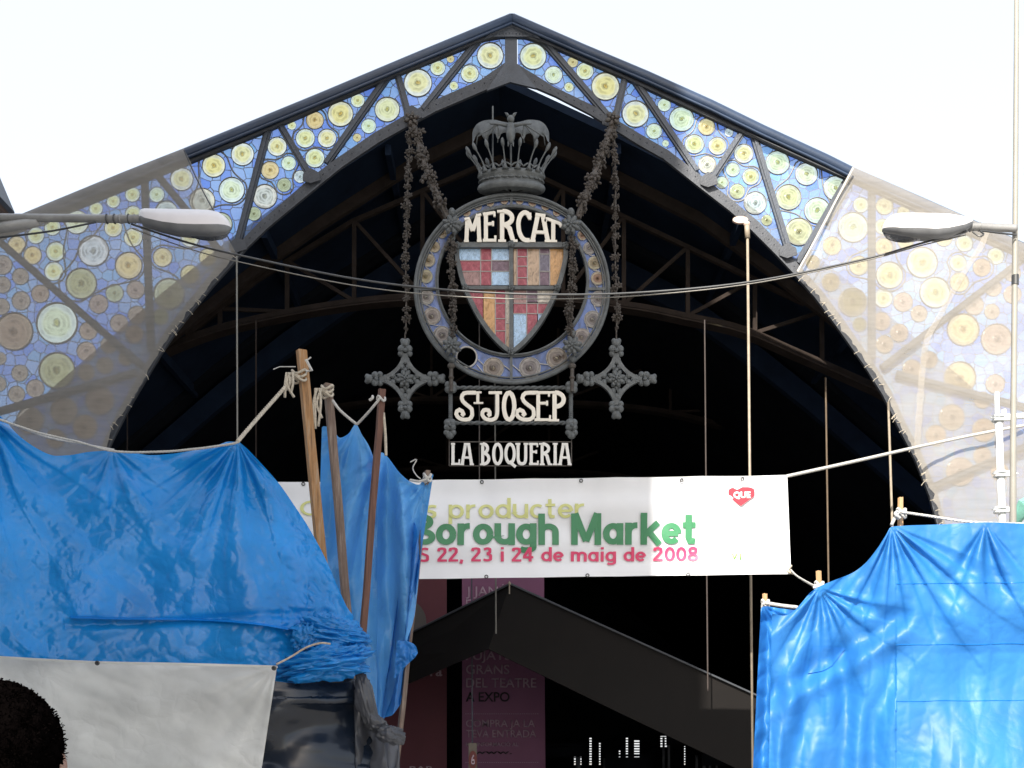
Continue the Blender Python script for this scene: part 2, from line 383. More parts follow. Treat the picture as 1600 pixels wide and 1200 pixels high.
GRYP = tarp("grey smoky polythene", (.075, .08, .095), .35, .18, .2, .5, tcol=(.35, .36, .40))
GB = glass_blue()
def tint(name, c, rough=.2, opac=.75, dark=.8, scale=30):
    m, N, L = mat(name); b = N['Principled BSDF']; out = N['Material Output']
    tc = N.new('ShaderNodeTexCoord'); mp = N.new('ShaderNodeMapping'); mp.inputs['Scale'].default_value = (1, 1, .6); L.new(tc.outputs['Object'], mp.inputs[0])
    n = N.new('ShaderNodeTexNoise'); n.inputs['Scale'].default_value = scale; n.inputs['Detail'].default_value = 3; n.inputs['Distortion'].default_value = 1.5; L.new(mp.outputs[0], n.inputs[0])
    r = ramp(N, L, n.outputs[0], [(.3, tuple(x*dark*.7 for x in c)), (.5, c), (.72, tuple(min(1, x*1.15+.06) for x in c))]); L.new(r.outputs[0], b.inputs['Base Color'])
    b.inputs['Roughness'].default_value = rough
    bp = N.new('ShaderNodeBump'); bp.inputs['Strength'].default_value = .7; bp.inputs['Distance'].default_value = .012; L.new(n.outputs[0], bp.inputs['Height']); L.new(bp.outputs[0], b.inputs['Normal'])
    tp = N.new('ShaderNodeBsdfTransparent'); tp.inputs[0].default_value = (*c, 1)
    L.new(mixs(N, L, tp.outputs[0], b.outputs[0], opac), out.inputs[0]); return m
RK = {}   # roundel kinds
RK['yellow'] = glass_round("yellow bottle glass", (.98, 1, .86), (.97, .91, .48), (.82, .62, .20), .14, 10)
RK['pale'] = glass_round("pale green bottle glass", (.93, 1, .90), (.92, .98, .68), (.75, .74, .30), .14, 13)
RK['amber'] = glass_round("amber bottle glass", (.93, .78, .50), (.92, .74, .38), (.60, .38, .12), .2, 9)
RK['clear'] = glass_round("clear bottle glass", (.96, .98, .98), (.80, .86, .88), (.55, .58, .52), .30, 12, .4)
RK['brown'] = glass_round("brown bottle glass", (.60, .48, .42), (.52, .40, .35), (.36, .26, .22), .5, 10)
RK['olive'] = glass_round("olive bottle glass", (.66, .70, .52), (.60, .62, .40), (.38, .36, .18), .40, 11)
RK['smoke'] = glass_round("smoky ring glass", (.40, .36, .36), (.20, .165, .17), (.60, .55, .50), .85, 13, .3)
RK['honey'] = glass_round("honey ring glass", (.46, .40, .28), (.27, .20, .11), (.5, .42, .28), .85, 11, .35)
RK['copper'] = glass_round("copper ring glass", (.46, .36, .26), (.28, .14, .08), (.14, .07, .04), .85, 8, .5)
NET = netting()

# ---------------------------------------------------------------- ground, hall floor and added shade block
g = MB(); g.add([(-300, -300, 0), (300, -300, 0), (300, 300, 0), (-300, 300, 0)], [(0, 1, 2, 3)])
tag(g.build('ground', paint("street paving", (.30, .285, .26), .8, .25, .8, .2, 8)), kind='structure')
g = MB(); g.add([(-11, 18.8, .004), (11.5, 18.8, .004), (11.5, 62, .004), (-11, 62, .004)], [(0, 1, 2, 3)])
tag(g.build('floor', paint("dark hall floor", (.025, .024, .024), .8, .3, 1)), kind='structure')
# unseen block added behind the camera, skewed to set the facade's shadow edge
bb = empty('shade_block', (-25, -12, 0), 'unseen pale block added behind the camera to shade the left of the facade', 'building')
xe = 2.02-(17.0-(-3.0))*SX
def foot(z0, z1, o=0):
    f = [(xe+o, -3+o), (-45, -3+o), (-45, -21-o), (xe-11+o, -21-o)]; m = MB()
    m.add([(x, y, z0) for x, y in f]+[(x, y, z1) for x, y in f], [(0,1,2,3),(7,6,5,4),(0,4,5,1),(1,5,6,2),(2,6,7,3),(3,7,4,0)]); return m
m = foot(0, 32); m.build('wall', paint("pale stone", (.36, .33, .29), .8, .2, .6, .2, 10), bb)
m = foot(32.002, 32.5, .02); m.build('roof', IRON2, bb)
for i in range(4):
    for j in range(6):
        m = MB(); m.box((xe-2.5-i*3.4, -2.97, 3+j*4.6), (1.2, .06, 2.2)); m.build('window', IRON, bb)

# ---------------------------------------------------------------- the market hall
FD = 19.0
hall = empty('market_hall', (0, 19, 0), 'iron market hall with a stained glass gable arch around a black interior', 'building')
outL = [(800, 22), (650, 84), (500, 147), (400, 188), (287, 234), (200, 268), (35, 336), (-260, 452)]
outR = [(800, 22), (910, 70), (1010, 112), (1110, 157), (1190, 196), (1290, 242), (1330, 262), (1440, 310), (1492, 333), (1860, 498)]
glTL = [(790, 57), (767, 57), (732, 72), (672, 96), (625, 115), (495, 170), (415, 205), (360, 227), (300, 252), (225, 282), (137, 318), (0, 372), (-230, 463)]
glTR = [(809, 57), (832, 58), (846, 65), (972, 120), (1072, 166), (1182, 217), (1280, 260), (1322, 278), (1480, 350), (1600, 402), (1830, 506)]
glBL = [(790, 97), (750, 125), (670, 160), (640, 176), (585, 207), (525, 248), (487, 276), (437, 320), (407, 345), (375, 378), (352, 402), (322, 436), (295, 470), (262, 512), (240, 546), (212, 594), (192, 628), (165, 682), (140, 740), (118, 810), (100, 900), (90, 1010)]
glBR = [(809, 100), (865, 135), (925, 164), (955, 182), (1005, 212), (1045, 235), (1107, 283), (1150, 317), (1185, 346), (1225, 387), (1252, 418), (1285, 455), (1315, 495), (1362, 562), (1392, 610), (1415, 660), (1442, 712), (1465, 770), (1480, 830), (1495, 900), (1505, 1010)]
dkBL = [(797, 127), (757, 143), (680, 176), (650, 192), (592, 224), (535, 262), (498, 292), (447, 334), (417, 359), (385, 390), (364, 414), (333, 448), (305, 482), (272, 524), (250, 557), (222, 604), (202, 638), (175, 691), (150, 748), (128, 818), (110, 905), (100, 1010)]
dkBR = [(797, 127), (833, 137), (868, 152), (922, 180), (950, 198), (998, 228), (1037, 250), (1096, 297), (1140, 331), (1175, 362), (1213, 400), (1241, 430), (1273, 466), (1303, 506), (1350, 572), (1380, 620), (1403, 668), (1430, 720), (1453, 778), (1468, 835), (1483, 905), (1493, 1010)]
# roof edge: flat riveted chord below a rounded cornice
def roofedge(outp, glp, tail):
    m = MB()
    n = 26; A = [ease(outp, n)[i] for i in range(n)]; B = ease(glp, n)
    A = [(x, y+9) for x, y in A]
    for (a, b, c, d) in zip(A, A[1:], B, B[1:]): pass
    # chord as a strip polygon
    Bp = [(800, 57)]+glp
    poly = [(x, y+10) for x, y in outp]+list(reversed(Bp))
    top = [(x, y+10) for x, y in ease(outp, 40)]; 
    def yat(L, x):
        L = sorted(L)
        for p, q in zip(L, L[1:]):
            if p[0] <= x <= q[0]: return lerp(p[1], q[1], (x-p[0])/max(q[0]-p[0], 1e-6))
        return L[0][1] if x < L[0][0] else L[-1][1]
    bot = [(x, max(yat(Bp, x), y+3)) for x, y in top]
    for i in range(len(top)-1):
        q = [top[i], top[i+1], bot[i+1], bot[i]]
        m.prism(q, FD-.05, FD+.03)
        # raised lower flange
        f = [(top[i][0], bot[i][1]-4), (top[i+1][0], bot[i+1][1]-4), bot[i+1], bot[i]]
        m.prism(f, FD-.09, FD-.048)
    tp = ease(outp, 220)
    for i in range(1, 220):                 # rivets along the chord
        x, y = tp[i]; c = P(x, (y+10+yat(Bp, x))/2-3, FD-.05)
        m.ell(c, (.012, .012, .012), 5, 4)
    m.build('roof_chord', IRON2, hall)
    m = MB()
    sgn = 1
    path = [P(x, y+8, FD-.10) for x, y in outp]
    m.tube(path, .085, 12)
    m.tube([P(x, y+14, FD-.17) for x, y in outp], .022, 6)
    m.tube([P(x, y+1.5, FD-.10) for x, y in outp], .03, 6)
    m.build('cornice', CORN, hall, smooth=True)
roofedge(outL, glTL, 0); roofedge(outR, glTR, 0)
# lower arch chord
for up_, dn in ((glBL, dkBL), (glBR, dkBR)):
    m = MB(); U = up_; W = dn
    for i in range(len(U)-1):
        m.prism([U[i], U[i+1], (W[i+1][0], W[i+1][1]-3), (W[i][0], W[i][1]-3)], FD-.05, FD+.03)
        k = .22
        m.prism([(lerp(U[i][0], W[i][0], 1-k), lerp(U[i][1], W[i][1], 1-k)), (lerp(U[i+1][0], W[i+1][0], 1-k), lerp(U[i+1][1], W[i+1][1], 1-k)), (W[i+1][0], W[i+1][1]-2), (W[i][0], W[i][1]-2)], FD-.10, FD-.052)
    for i in range(len(U)-1):
        for t in (.15, .4, .65, .9):
            a = (lerp(U[i][0], U[i+1][0], t), lerp(U[i][1], U[i+1][1], t)); b = (lerp(W[i][0], W[i+1][0], t), lerp(W[i][1], W[i+1][1], t))
            m.ell(P(lerp(a[0], b[0], .4), lerp(a[1], b[1], .4), FD-.05), (.012,)*3, 5, 4)
    m.build('arch_chord', IRON2, hall)
# struts
def strut(a, b, wpx=11):
    m = MB(); A = P(*a, FD-.01); B = P(*b, FD-.01); m.bar(A, B, wpx*.01, .06)
    m.bar(A+Vector((0, -.042, 0)), B+Vector((0, -.042, 0)), wpx*.0045, .024)
    m.build('strut', IRON, hall)
SL = [((750, 60), (661, 172)), ((620, 113), (638, 180)), ((606, 120), (510, 256)), ((437, 195), (487, 280)), ((420, 200), (371, 382)),
      ((243, 270), (352, 402)), ((226, 278), (236, 548)), ((0, 378), (222, 572)), ((-60, 660), (214, 582)), ((-100, 400), (-60, 660)), ((-60, 660), (130, 770)), ((-60, 880), (130, 770))]
SR = [((847, 62), (953, 186)), ((977, 120), (960, 192)), ((993, 128), (1088, 268)), ((1161, 205), (1110, 284)), ((1178, 214), (1232, 392)),
      ((1326, 276), (1246, 412)), ((1332, 280), (1290, 350)), ((1362, 293), (1362, 560)), ((1612, 395), (1378, 575)), ((1400, 585), (1690, 660)), ((1690, 660), (1460, 760)), ((1690, 440), (1690, 880))]
for a, b in SL+SR: strut(a, b)
m = MB(); m.prism([(789, 50), (808, 50), (808, 118), (789, 118)], FD-.07, FD+.03); m.prism([(790, 97), (809, 100), (838, 138), (797, 128), (760, 142)], FD-.12, FD-.071)
m.prism([(755, 62), (770, 48), (800, 34), (832, 48), (846, 62), (832, 57), (770, 57)], FD-.11, FD-.08)
for k in range(14): m.ell(P(765+k*5.2, 52+abs(k-6.5)*.4, FD-.11), (.012,)*3, 5, 4)
m.build('king_post', IRON, hall)
for (x, y) in ((645, 180), (487, 278), (372, 386), (955, 190), (1108, 284), (1232, 395)):
    m = MB(); m.prism([(x-14, y-6), (x-2, y-16), (x+12, y-8), (x+14, y+3), (x-2, y+8), (x-14, y+4)], FD-.125, FD-.105)
    m.build('gusset_plate', IRON2, hall)
# roundels
RL = [(766,87,23,'y'),(734,115,17.5,'y'),(709,134,10.5,'y'),(704,92,8.5,'a'),(684,106,13,'y'),(653,129.5,23,'y'),(605,171,23,'p'),(576,197,14,'p'),(558,215,9,'a'),
 (559,157,12,'y'),(532,178,21,'y'),(492,188,15,'a'),(456,196,10.5,'y'),(477,216,15,'y'),(511,216,14.5,'y'),(492,247,15,'y'),(433,229,15,'y'),(422,266,14,'a'),(451,255,11.5,'p'),
 (469,276,10,'c'),(444,289,11,'o'),(414,307,19,'c'),(397,334,11,'o'),(379,241,21.5,'y'),(334,259,20.5,'y'),(362,297,20,'p'),(316,314,20,'c'),(345,350,18,'o'),(284,280,21.5,'y'),
 (245,304,12,'p'),(207,304,14,'y'),(260,331,20,'c'),(177,314.5,14,'y'),(150,326,13,'y'),(208,334,12.5,'y'),(120,347,18.5,'p'),(82,355,14,'y'),(56,368,13,'y'),(177,356,14,'y'),
 (208,371,14.5,'y'),(26,383,14,'a'),(51,399,14,'a'),(87,393,15,'y'),(84,424,15,'y'),(146,392,24,'c'),(201,415,21,'a'),(127,443,24,'o'),(297,372,14,'y'),(254,402,15,'a'),
 (325,402,14,'a'),(297,429,15,'a'),(264,459,24,'o'),(179,458,14,'o'),(212,453,14,'b'),(251,495,12.5,'o'),(32,432,13,'b'),(4,414,15,'b'),(4,445,13,'b'),(33,470,14.5,'b'),
 (63,459,14,'b'),(2,479,13,'b'),(89,505,32,'p'),(154,475,15.5,'b'),(214,492,14,'b'),(186,505,14,'b'),(138,517,14,'b'),(210,522,14,'b'),(22,518,30,'b'),(135,549,15,'b'),
 (170,539,13,'b'),(196,560,11,'b'),(164,571,13,'b'),(135,582,13,'b'),(89,579,28,'o'),(31,583,13,'b'),(55,607,14,'b'),(26,616,13,'b'),(100,642,21,'b'),(156,626,22,'b'),
 (133,667,19,'b'),(47,657,21,'b'),(87,685,15,'b'),(0,560,10,'b'),(-2,600,12,'b'),(-40,470,20,'o'),(-60,540,22,'b'),(-110,500,20,'o')]
RR = [(833,88,23,'y'),(865,117,17.5,'p'),(889,136,11,'y'),(895,97,8.5,'a'),(914,111,13.5,'y'),(946,135,23,'y'),(993,178,22,'y'),(1022,205,13.5,'p'),(1040,224,9,'p'),
 (1038,164,11.5,'p'),(1065,186,20.5,'p'),(1104,198,14.5,'a'),(1139,207,10.5,'c'),(1085,225,15,'y'),(1121,228,14,'y'),(1105,257,14,'c'),(1162,240,15,'y'),(1145,265,11,'p'),
 (1128,285,9.5,'p'),(1173,276,13,'y'),(1152,299,12,'o'),(1180,317,19,'c'),(1198,344,11,'o'),(1215,254,21,'p'),(1260,272,20,'p'),(1232,308,20,'p'),(1306,294,19.5,'p'),
 (1277,329,20.5,'p'),(1248,362,21.5,'o'),(1345,320,12,'y'),(1382,322,13.5,'a'),(1412,331,12,'a'),(1333,355,24,'p'),(1300,384,14.5,'a'),(1270,410,11,'a'),(1379,354,12,'y'),
 (1381,386,14,'a'),(1415,377,12.5,'a'),(1342,415,15,'a'),(1298,441,14,'a'),(1390,430,21,'y'),(1441,410,24,'y'),(1475,372,13,'a'),(1507,380,13,'y'),(1556,400,13,'y'),
 (1497,411,13,'y'),(1534,418,14.5,'b'),(1499,441,15,'a'),(1332,472,22,'y'),(1380,466,14.5,'y'),(1411,472,15,'b'),(1461,457,24,'y'),(1343,507,11,'y'),(1377,502,14,'b'),
 (1405,520,14,'b'),(1436,490,13,'b'),(1552,450,13,'b'),(1522,477,15,'b'),(1550,487,12,'b'),(1505,515,25,'a'),(1557,530,24,'b'),(1382,538,14,'b'),(1582,460,14,'b'),
 (1582,427,13,'b'),(1500,590,25,'a'),(1425,577,15,'b'),(1452,562,13,'b'),(1487,652,20,'b'),(1555,600,15,'b'),(1535,625,13,'b'),(1462,680,17,'b'),(1537,672,18,'b'),
 (1500,737,22,'b'),(1535,712,14,'b'),(1562,737,14,'b'),(1640,470,20,'o'),(1660,540,24,'b'),(1630,610,20,'b')]
KN = dict(y='yellow', p='pale', a='amber', c='clear', b='brown', o='olive')
def polyL(): return glTL+list(reversed(glBL+[(-230, 1010)]))
PL = glTL+[(-230, 1010)]+list(reversed(glBL)); PR = glTR+[(1830, 1010)]+list(reversed(glBR))
def prune(R_, poly):
    out = []
    for x, y, r, k in R_:
        for it in range(12):
            if dedge(x, y, poly) > r+1.2: break
            r -= 1.2
        for (a, b, c, _) in out:
            d = math.hypot(x-a, y-b)
            if d < r+c+1.5: r = d-c-1.5
        if r > 5 and inpoly(x, y, poly): out.append((x, y, r, k))
    return out
RL = prune(RL, PL); RR = prune(RR, PR)
for Rn, poly in ((RL, PL), (RR, PR)):
    gm = region(poly, [(x, y, r) for x, y, r, _ in Rn], 60, lambda x, y: FD+.035)
    gm.build('glass_panel', GB, hall, origin=(0, FD, 0))
def roundel_mesh(name, mats, nseg=28):
    """unit roundel: pressed rings of glass (slot 0) in a lead rim (slot 1), lying in the XZ plane"""
    prof = [(0, -.16), (.06, -.15), (.12, -.05), (.17, -.03), (.21, -.09), (.25, -.03), (.42, -.05), (.55, -.03), (.68, -.055), (.80, -.03), (.90, -.05), (.975, 0)]
    vs = []; fs = []; mi = []
    vs.append((0, prof[0][1], 0))
    for r, d in prof[1:]:
        for i in range(nseg): a = 2*PI*i/nseg; vs.append((r*math.cos(a), d, r*math.sin(a)))
    for i in range(nseg): fs.append((0, 1+(i+1) % nseg, 1+i)); mi.append(0)
    for j in range(len(prof)-2):
        for i in range(nseg): a = 1+j*nseg; b = a+nseg; fs.append((a+i, a+(i+1) % nseg, b+(i+1) % nseg, b+i)); mi.append(0)
    b0 = len(vs)
    for (r, d) in ((.965, .02), (.968, -.05), (1.0, -.075), (1.03, -.05), (1.03, .06), (.965, .06)):
        for i in range(nseg): a = 2*PI*i/nseg; vs.append((r*math.cos(a), d, r*math.sin(a)))
    for j in range(5):
        for i in range(nseg): a = b0+j*nseg; b = a+nseg; fs.append((a+i, a+(i+1) % nseg, b+(i+1) % nseg, b+i)); mi.append(1)
    me = bpy.data.meshes.new(name); me.from_pydata(vs, [], fs)
    for q in mats: me.materials.append(q)
    me.polygons.foreach_set('material_index', mi); me.polygons.foreach_set('use_smooth', [True]*len(fs))
    uv = me.uv_layers.new(name='UVMap')
    for l in me.loops: v = me.vertices[l.vertex_index].co; uv.data[l.index].uv = (v.x, v.z)
    me.update(); return me
RM = {k: roundel_mesh('glass_roundel', [v, LEADC]) for k, v in RK.items()}
allr = sorted(RL+RR, key=lambda q: -q[2]*(1 if -30 < q[0] < 1630 else .1))
small = []
for i, (x, y, r, k) in enumerate(allr):
    me = RM[KN[k]]
    c = P(x, y, FD+.03); s = r*.01
    if i < 98:
        o = col(bpy.data.objects.new('glass_roundel', me)); o.location = c; o.scale = (s, s, s)
        o.rotation_euler = (0, random.uniform(0, 6.28), 0); par(o, hall)
    else: small.append((me, c, s))
mats_ = [RK[KN[k]] for k in 'ypacbo']+[LEADC]
vs_, fs_, mi_, uv_ = [], [], [], []
for me, c, s in small:
    b = len(vs_); vs_ += [tuple(v.co*s+c-Vector((0, FD, 0))) for v in me.vertices]; gi = mats_.index(me.materials[0])
    for p in me.polygons:
        fs_.append(tuple(b+i for i in p.vertices)); mi_.append(6 if p.material_index else gi); uv_ += [(me.vertices[i].co.x, me.vertices[i].co.z) for i in p.vertices]
me = bpy.data.meshes.new('small_glass_roundels'); me.from_pydata(vs_, [], fs_)
for q in mats_: me.materials.append(q)
me.polygons.foreach_set('material_index', mi_); me.polygons.foreach_set('use_smooth', [True]*len(fs_))
uvl = me.uv_layers.new(name='UVMap')
for l, u in zip(uvl.data, uv_): l.uv = u
o = col(bpy.data.objects.new('small_glass_roundels', me)); o.location = (0, FD, 0); par(o, hall); o['kind'] = 'stuff'
# thick leading looped round groups of roundels
def hull(pts):
    pts = sorted(set(pts)); 
    def half(ps):
        h = []
        for p in ps:
            while len(h) > 1 and (h[-1][0]-h[-2][0])*(p[1]-h[-2][1])-(h[-1][1]-h[-2][1])*(p[0]-h[-2][0]) <= 0: h.pop()
            h.append(p)
        return h[:-1]
    return half(pts)+half(pts[::-1])
groups = [[(492,188,15),(477,216,15.5),(511,216,14.5)], [(422,266,14),(451,255,11.5),(444,289,11)], [(334,259,20.5),(362,297,20),(316,316,12)],
          [(177,356,14),(201,415,21),(150,400,26),(120,443,24)], [(254,402,15),(325,402,14),(297,429,15)], [(56,368,13),(51,399,14),(84,424,15),(87,360,14)],
          [(1104,198,14.5),(1085,225,15),(1121,228,14)], [(1145,265,11),(1173,276,13),(1152,299,12)], [(1260,272,20),(1232,308,20),(1277,329,20.5)],
          [(1381,386,14),(1390,430,21),(1342,415,15)], [(1497,411,13),(1534,418,14.5),(1499,441,15)]]
for G in groups:
    pts = []
    for x, y, r in G: pts += [(round(a, 2), round(b, 2)) for a, b in arc(x, y, r+4, r+4, 0, 345, 23)]
    h = hull(pts); cx = sum(p[0] for p in h)/len(h); cy = sum(p[1] for p in h)/len(h)
    dens = []
    for i in range(len(h)):
        a, b = h[i-1], h[i]; n = max(1, int(math.hypot(b[0]-a[0], b[1]-a[1])/5))
        for k in range(n):
            t = k/n; pin = math.sin(PI*t)*min(5, math.hypot(b[0]-a[0], b[1]-a[1])*.16)
            x, y = lerp(a[0], b[0], t), lerp(a[1], b[1], t); d = math.hypot(cx-x, cy-y)
            dens.append(P(x+(cx-x)/d*pin, y+(cy-y)/d*pin, FD+.035))
    m = MB(); m.tube(dens, .013, 6, closed=True); m.build('thick_leading', LEADC, hall, smooth=True)
# ---- hall roof, beams, inner trusses
AX, AZ, SLP = -.216, 13.07, .452
RPX = [(-260, 905), (100, 590), (250, 460), (370, 365), (487, 282), (640, 184), (780, 117), (955, 198), (1108, 275), (1226, 360), (1346, 455), (1496, 585), (1860, 905)]
RP = [(P(x, y, 20.5).x, P(x, y, 20.5).z) for x, y in RPX]
def rz(x):
    for p, q in zip(RP, RP[1:]):
        if x <= q[0]: return lerp(p[1], q[1], (x-p[0])/(q[0]-p[0]))
    return RP[-1][1]
def roofslab(d0, d1, drop, mt, name='roof', hgt=.14):
    m = MB(); n = len(RP)
    vs_ = [(x, d, z-drop-h) for d in (d0, d1) for h in (0, hgt) for x, z in RP]; fs_ = []
    for i in range(n-1):
        a, b, c, d = i, n+i, 2*n+i, 3*n+i
        fs_ += [(a, a+1, c+1, c), (b, d, d+1, b+1), (a, b, b+1, a+1), (c, c+1, d+1, d)]
    fs_ += [(0, 2*n, 3*n, n), (n-1, 2*n-1, 4*n-1, 3*n-1)]
    m.add(vs_, fs_); m.build(name, mt, hall)
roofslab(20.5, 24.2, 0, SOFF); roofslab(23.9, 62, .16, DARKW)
def rafter(d, drop, hgt, th, mt, nm='rafter'): roofslab(d, d+th, drop, mt, nm, hgt)
rafter(21.5, .15, .22, .12, TRUSS); rafter(24.26, .42, .5, .2, SOFF)
for x_ in (-8.5, -6.3, -4.2, -2.1, 1.8, 3.9, 6.0, 8.2):
    m = MB(); z = rz(x_)-.25; m.box((x_, 22.4, z), (.10, 3.6, .18)); m.build('purlin', SOFF, hall)
def truss(D, mt, bot, top, verts, sc_=1.0, w_=8):
    m = MB(); s = D/F
    m.ribbon(bot, w_, D, .12); m.ribbon([(x, y+w_*.75) for x, y in bot], w_*.3, D-.08, .3)
    m.ribbon(top, w_*.8, D+.01, .10)
    def yat(L, x):
        for p, q in zip(L, L[1:]):
            if p[0] <= x <= q[0]: return lerp(p[1], q[1], (x-p[0])/(q[0]-p[0]))
        return L[-1][1]
    for i, x in enumerate(verts):
        yb = yat(bot, x); yt = yat(top, x)
        m.ribbon([(x, yt), (x, yb)], w_*.8, D+.02, .08)
    for a, b in zip(verts, verts[1:]):
        if b < 820: m.ribbon([(a, yat(top, a)), (b, yat(bot, b))], w_*.7, D+.03, .06)
        else: m.ribbon([(a, yat(bot, a)), (b, yat(top, b))], w_*.7, D+.03, .06)
    m.build('truss', mt, hall)
truss(22.0, TRUSS, ease([(225, 560), (240, 551), (255, 543), (340, 511), (450, 486), (550, 470), (640, 462), (800, 458), (975, 474), (1075, 493), (1160, 512), (1250, 550), (1370, 603), (1390, 614)], 50),
      [(290, 524), (400, 436), (550, 345), (780, 245), (1075, 385), (1285, 486), (1350, 545)], [343, 448, 553, 660, 780, 880, 975, 1075, 1180, 1285])
for D, k in ((30, .72), (39, .58), (50, .45)):
    f = lambda p: (800+(p[0]-800)*k*1.25, HY-(HY-p[1])*k*1.08)
    truss(D, DARKW if D > 40 else TRUSS, [f(p) for p in ease([(180, 580), (255, 543), (450, 486), (640, 462), (975, 474), (1160, 512), (1370, 603), (1420, 630)], 30)],
          [f(p) for p in [(180, 505), (370, 418), (780, 245), (1285, 480), (1420, 545)]], [f((x, 0))[0] for x in (240, 448, 660, 880, 1075, 1285)], w_=5)
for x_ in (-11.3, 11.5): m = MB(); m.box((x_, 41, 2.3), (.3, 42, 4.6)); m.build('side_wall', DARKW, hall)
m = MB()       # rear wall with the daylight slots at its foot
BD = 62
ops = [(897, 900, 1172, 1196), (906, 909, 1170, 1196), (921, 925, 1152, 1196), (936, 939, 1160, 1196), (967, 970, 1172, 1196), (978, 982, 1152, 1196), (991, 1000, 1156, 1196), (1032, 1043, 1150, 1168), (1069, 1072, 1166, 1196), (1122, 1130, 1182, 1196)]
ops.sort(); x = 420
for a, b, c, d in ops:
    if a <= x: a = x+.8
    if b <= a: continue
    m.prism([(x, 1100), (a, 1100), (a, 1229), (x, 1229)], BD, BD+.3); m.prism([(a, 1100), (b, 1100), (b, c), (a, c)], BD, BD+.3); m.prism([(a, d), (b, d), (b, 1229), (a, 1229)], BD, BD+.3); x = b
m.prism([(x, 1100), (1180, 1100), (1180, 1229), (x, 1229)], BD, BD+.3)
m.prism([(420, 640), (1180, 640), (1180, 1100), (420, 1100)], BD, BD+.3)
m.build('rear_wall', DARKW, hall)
m = MB()
for yy in range(1151, 1200, 4): m.prism([(800, yy), (1140, yy), (1140, yy+1.9), (800, yy+1.9)], BD-.2, BD-.1)
m.build('rear_window_bars', DARKW, hall)
# stone piers carrying the arch
for x0, x1 in ((-230, 95), (1500, 1830)):
    m = MB(); m.prism([(x0, 1005), (x1, 1005), (x1, 1339), (x0, 1339)], FD-.3, FD+.9); m.build('pier', paint("pier stone", (.25, .22, .19), .8, .3, 1.5, .3, 12), hall)

# netting
def fray(pts, a=2.6):
    out = []
    P2 = ease(pts, len(pts)*9)
    for i, (x, y) in enumerate(P2): out.append((x+nz(i*.5, 3.1)*a*2, y+nz(i*.5, 8.7)*a*1.6))
    return out
def dnet(x, y): return FD-.34+nz(x*.010, y*.010, 2)*.10+nz(x*.035, y*.016, 5)*.035+abs(nz(x*.05+y*.02, y*.012, 9))*.03
edgeL = fray([(370, 396), (350, 419), (324, 449), (297, 483), (267, 522), (246, 554), (222, 598), (203, 630), (176, 668), (166, 702), (150, 760), (135, 830), (120, 900), (112, 990)])
netpL = [(287, 232)]+edgeL+[(-240, 990), (-240, 442), (35, 334), (200, 266)]
n_ = region(netpL, (), 16, dnet)
nl = empty('debris_net', P(60, 990, FD-.34), 'grey see-through netting stretched over the shaded left side of the glass gable', 'netting')
n_.build('net_sheet', NET, nl, origin=(0, FD, 0), smooth=True)
edgeR = fray([(1246, 425), (1273, 456), (1303, 496), (1326, 528), (1352, 563), (1382, 608), (1402, 655), (1426, 700), (1446, 745), (1466, 796), (1478, 840), (1490, 900), (1495, 990)])
netpR = [(1332, 260)]+edgeR+[(1840, 990), (1840, 488), (1492, 331), (1440, 308)]
n_ = region(netpR, (), 16, dnet)
nr = empty('debris_net', P(1600, 990, FD-.34), 'sunlit beige netting stretched over the right side of the glass gable', 'netting')
n_.build('net_sheet', NET, nr, origin=(0, FD, 0), smooth=True)
m = MB(); m.ribbon(ease([(1333, 262), (1300, 325), (1275, 372), (1246, 424)], 14), [2.4+nz(i, 0)*1.2 for i in range(14)], FD-.42, .02); m.build('hem', ROPEW, nr)
m = MB(); m.ribbon(ease([(287, 234), (310, 285), (345, 350), (370, 396)], 14), [1.8]*14, FD-.42, .02); m.build('hem', IRON2, nl)
SUNBAND = paint("white sunlit net band", (.62, .58, .50), .8, .25, 8, .3, 40)
m = MB(); sp_ = ease([(1548, 345), (1533, 385), (1510, 420), (1488, 458), (1468, 495), (1450, 527), (1443, 562), (1438, 620), (1433, 700)], 60)  # second net layer stands in for the bright, sunlit fold
for i in range(59):
    (x, y), (x2, y2) = sp_[i], sp_[i+1]
    wv = 5.0+nz(i*.4, 1)*1.2
    m.add([P(x-wv, y, dnet(x-wv, y)-.02), P(x+wv, y, dnet(x+wv, y)-.02), P(x2+wv, y2, dnet(x2+wv, y2)-.02), P(x2-wv, y2, dnet(x2-wv, y2)-.02)], [(0, 1, 2, 3)])
m.build('sunlit_fold_band', NET, nr)
for ed, pr, n in ((edgeL, nl, 46), (edgeR, nr, 50)):      # frayed threads along the cut edge
    m = MB()
    for i in range(n):
        x, y = ed[int((len(ed)-1)*random.random()**.8)]; a = random.uniform(-1, 1); l = random.uniform(2, 7)
        sg = 1 if ed is edgeL else -1
        D = FD-.36; m.tube([P(x-2*sg, y-2, D), P(x+sg*l*.5, y+a*2, D-.02), P(x+sg*l, y+a*5+2, D-.01)], .005, 4)
    m.build('frayed_threads', ROPE, pr)
# neighbouring eave at the left edge
nb = empty('neighbouring_building', P(-60, 340, 15), 'brown tiled eave corner of the neighbouring building, at the left edge of the sky', 'building')
m = MB(); m.prism([(-120, 120), (-26, 232), (19, 331), (12, 337), (-4, 336), (-50, 345), (-120, 345)], 15, 13); m.build('eave', paint("brown eave", (.16, .12, .11), .7, .3, 4), nb)
m = MB(); m.prism([(-26, 228), (-22, 225), (23, 332), (19, 338)], 15.04, 12.9); m.build('gutter', IRON, nb)
m = MB(); m.prism([(-120, 345), (-60, 345), (-60, 1360), (-120, 1360)], 15.1, 13.2); m.build('wall', paint("ochre render", (.33, .27, .2), .8, .2, 1), nb)

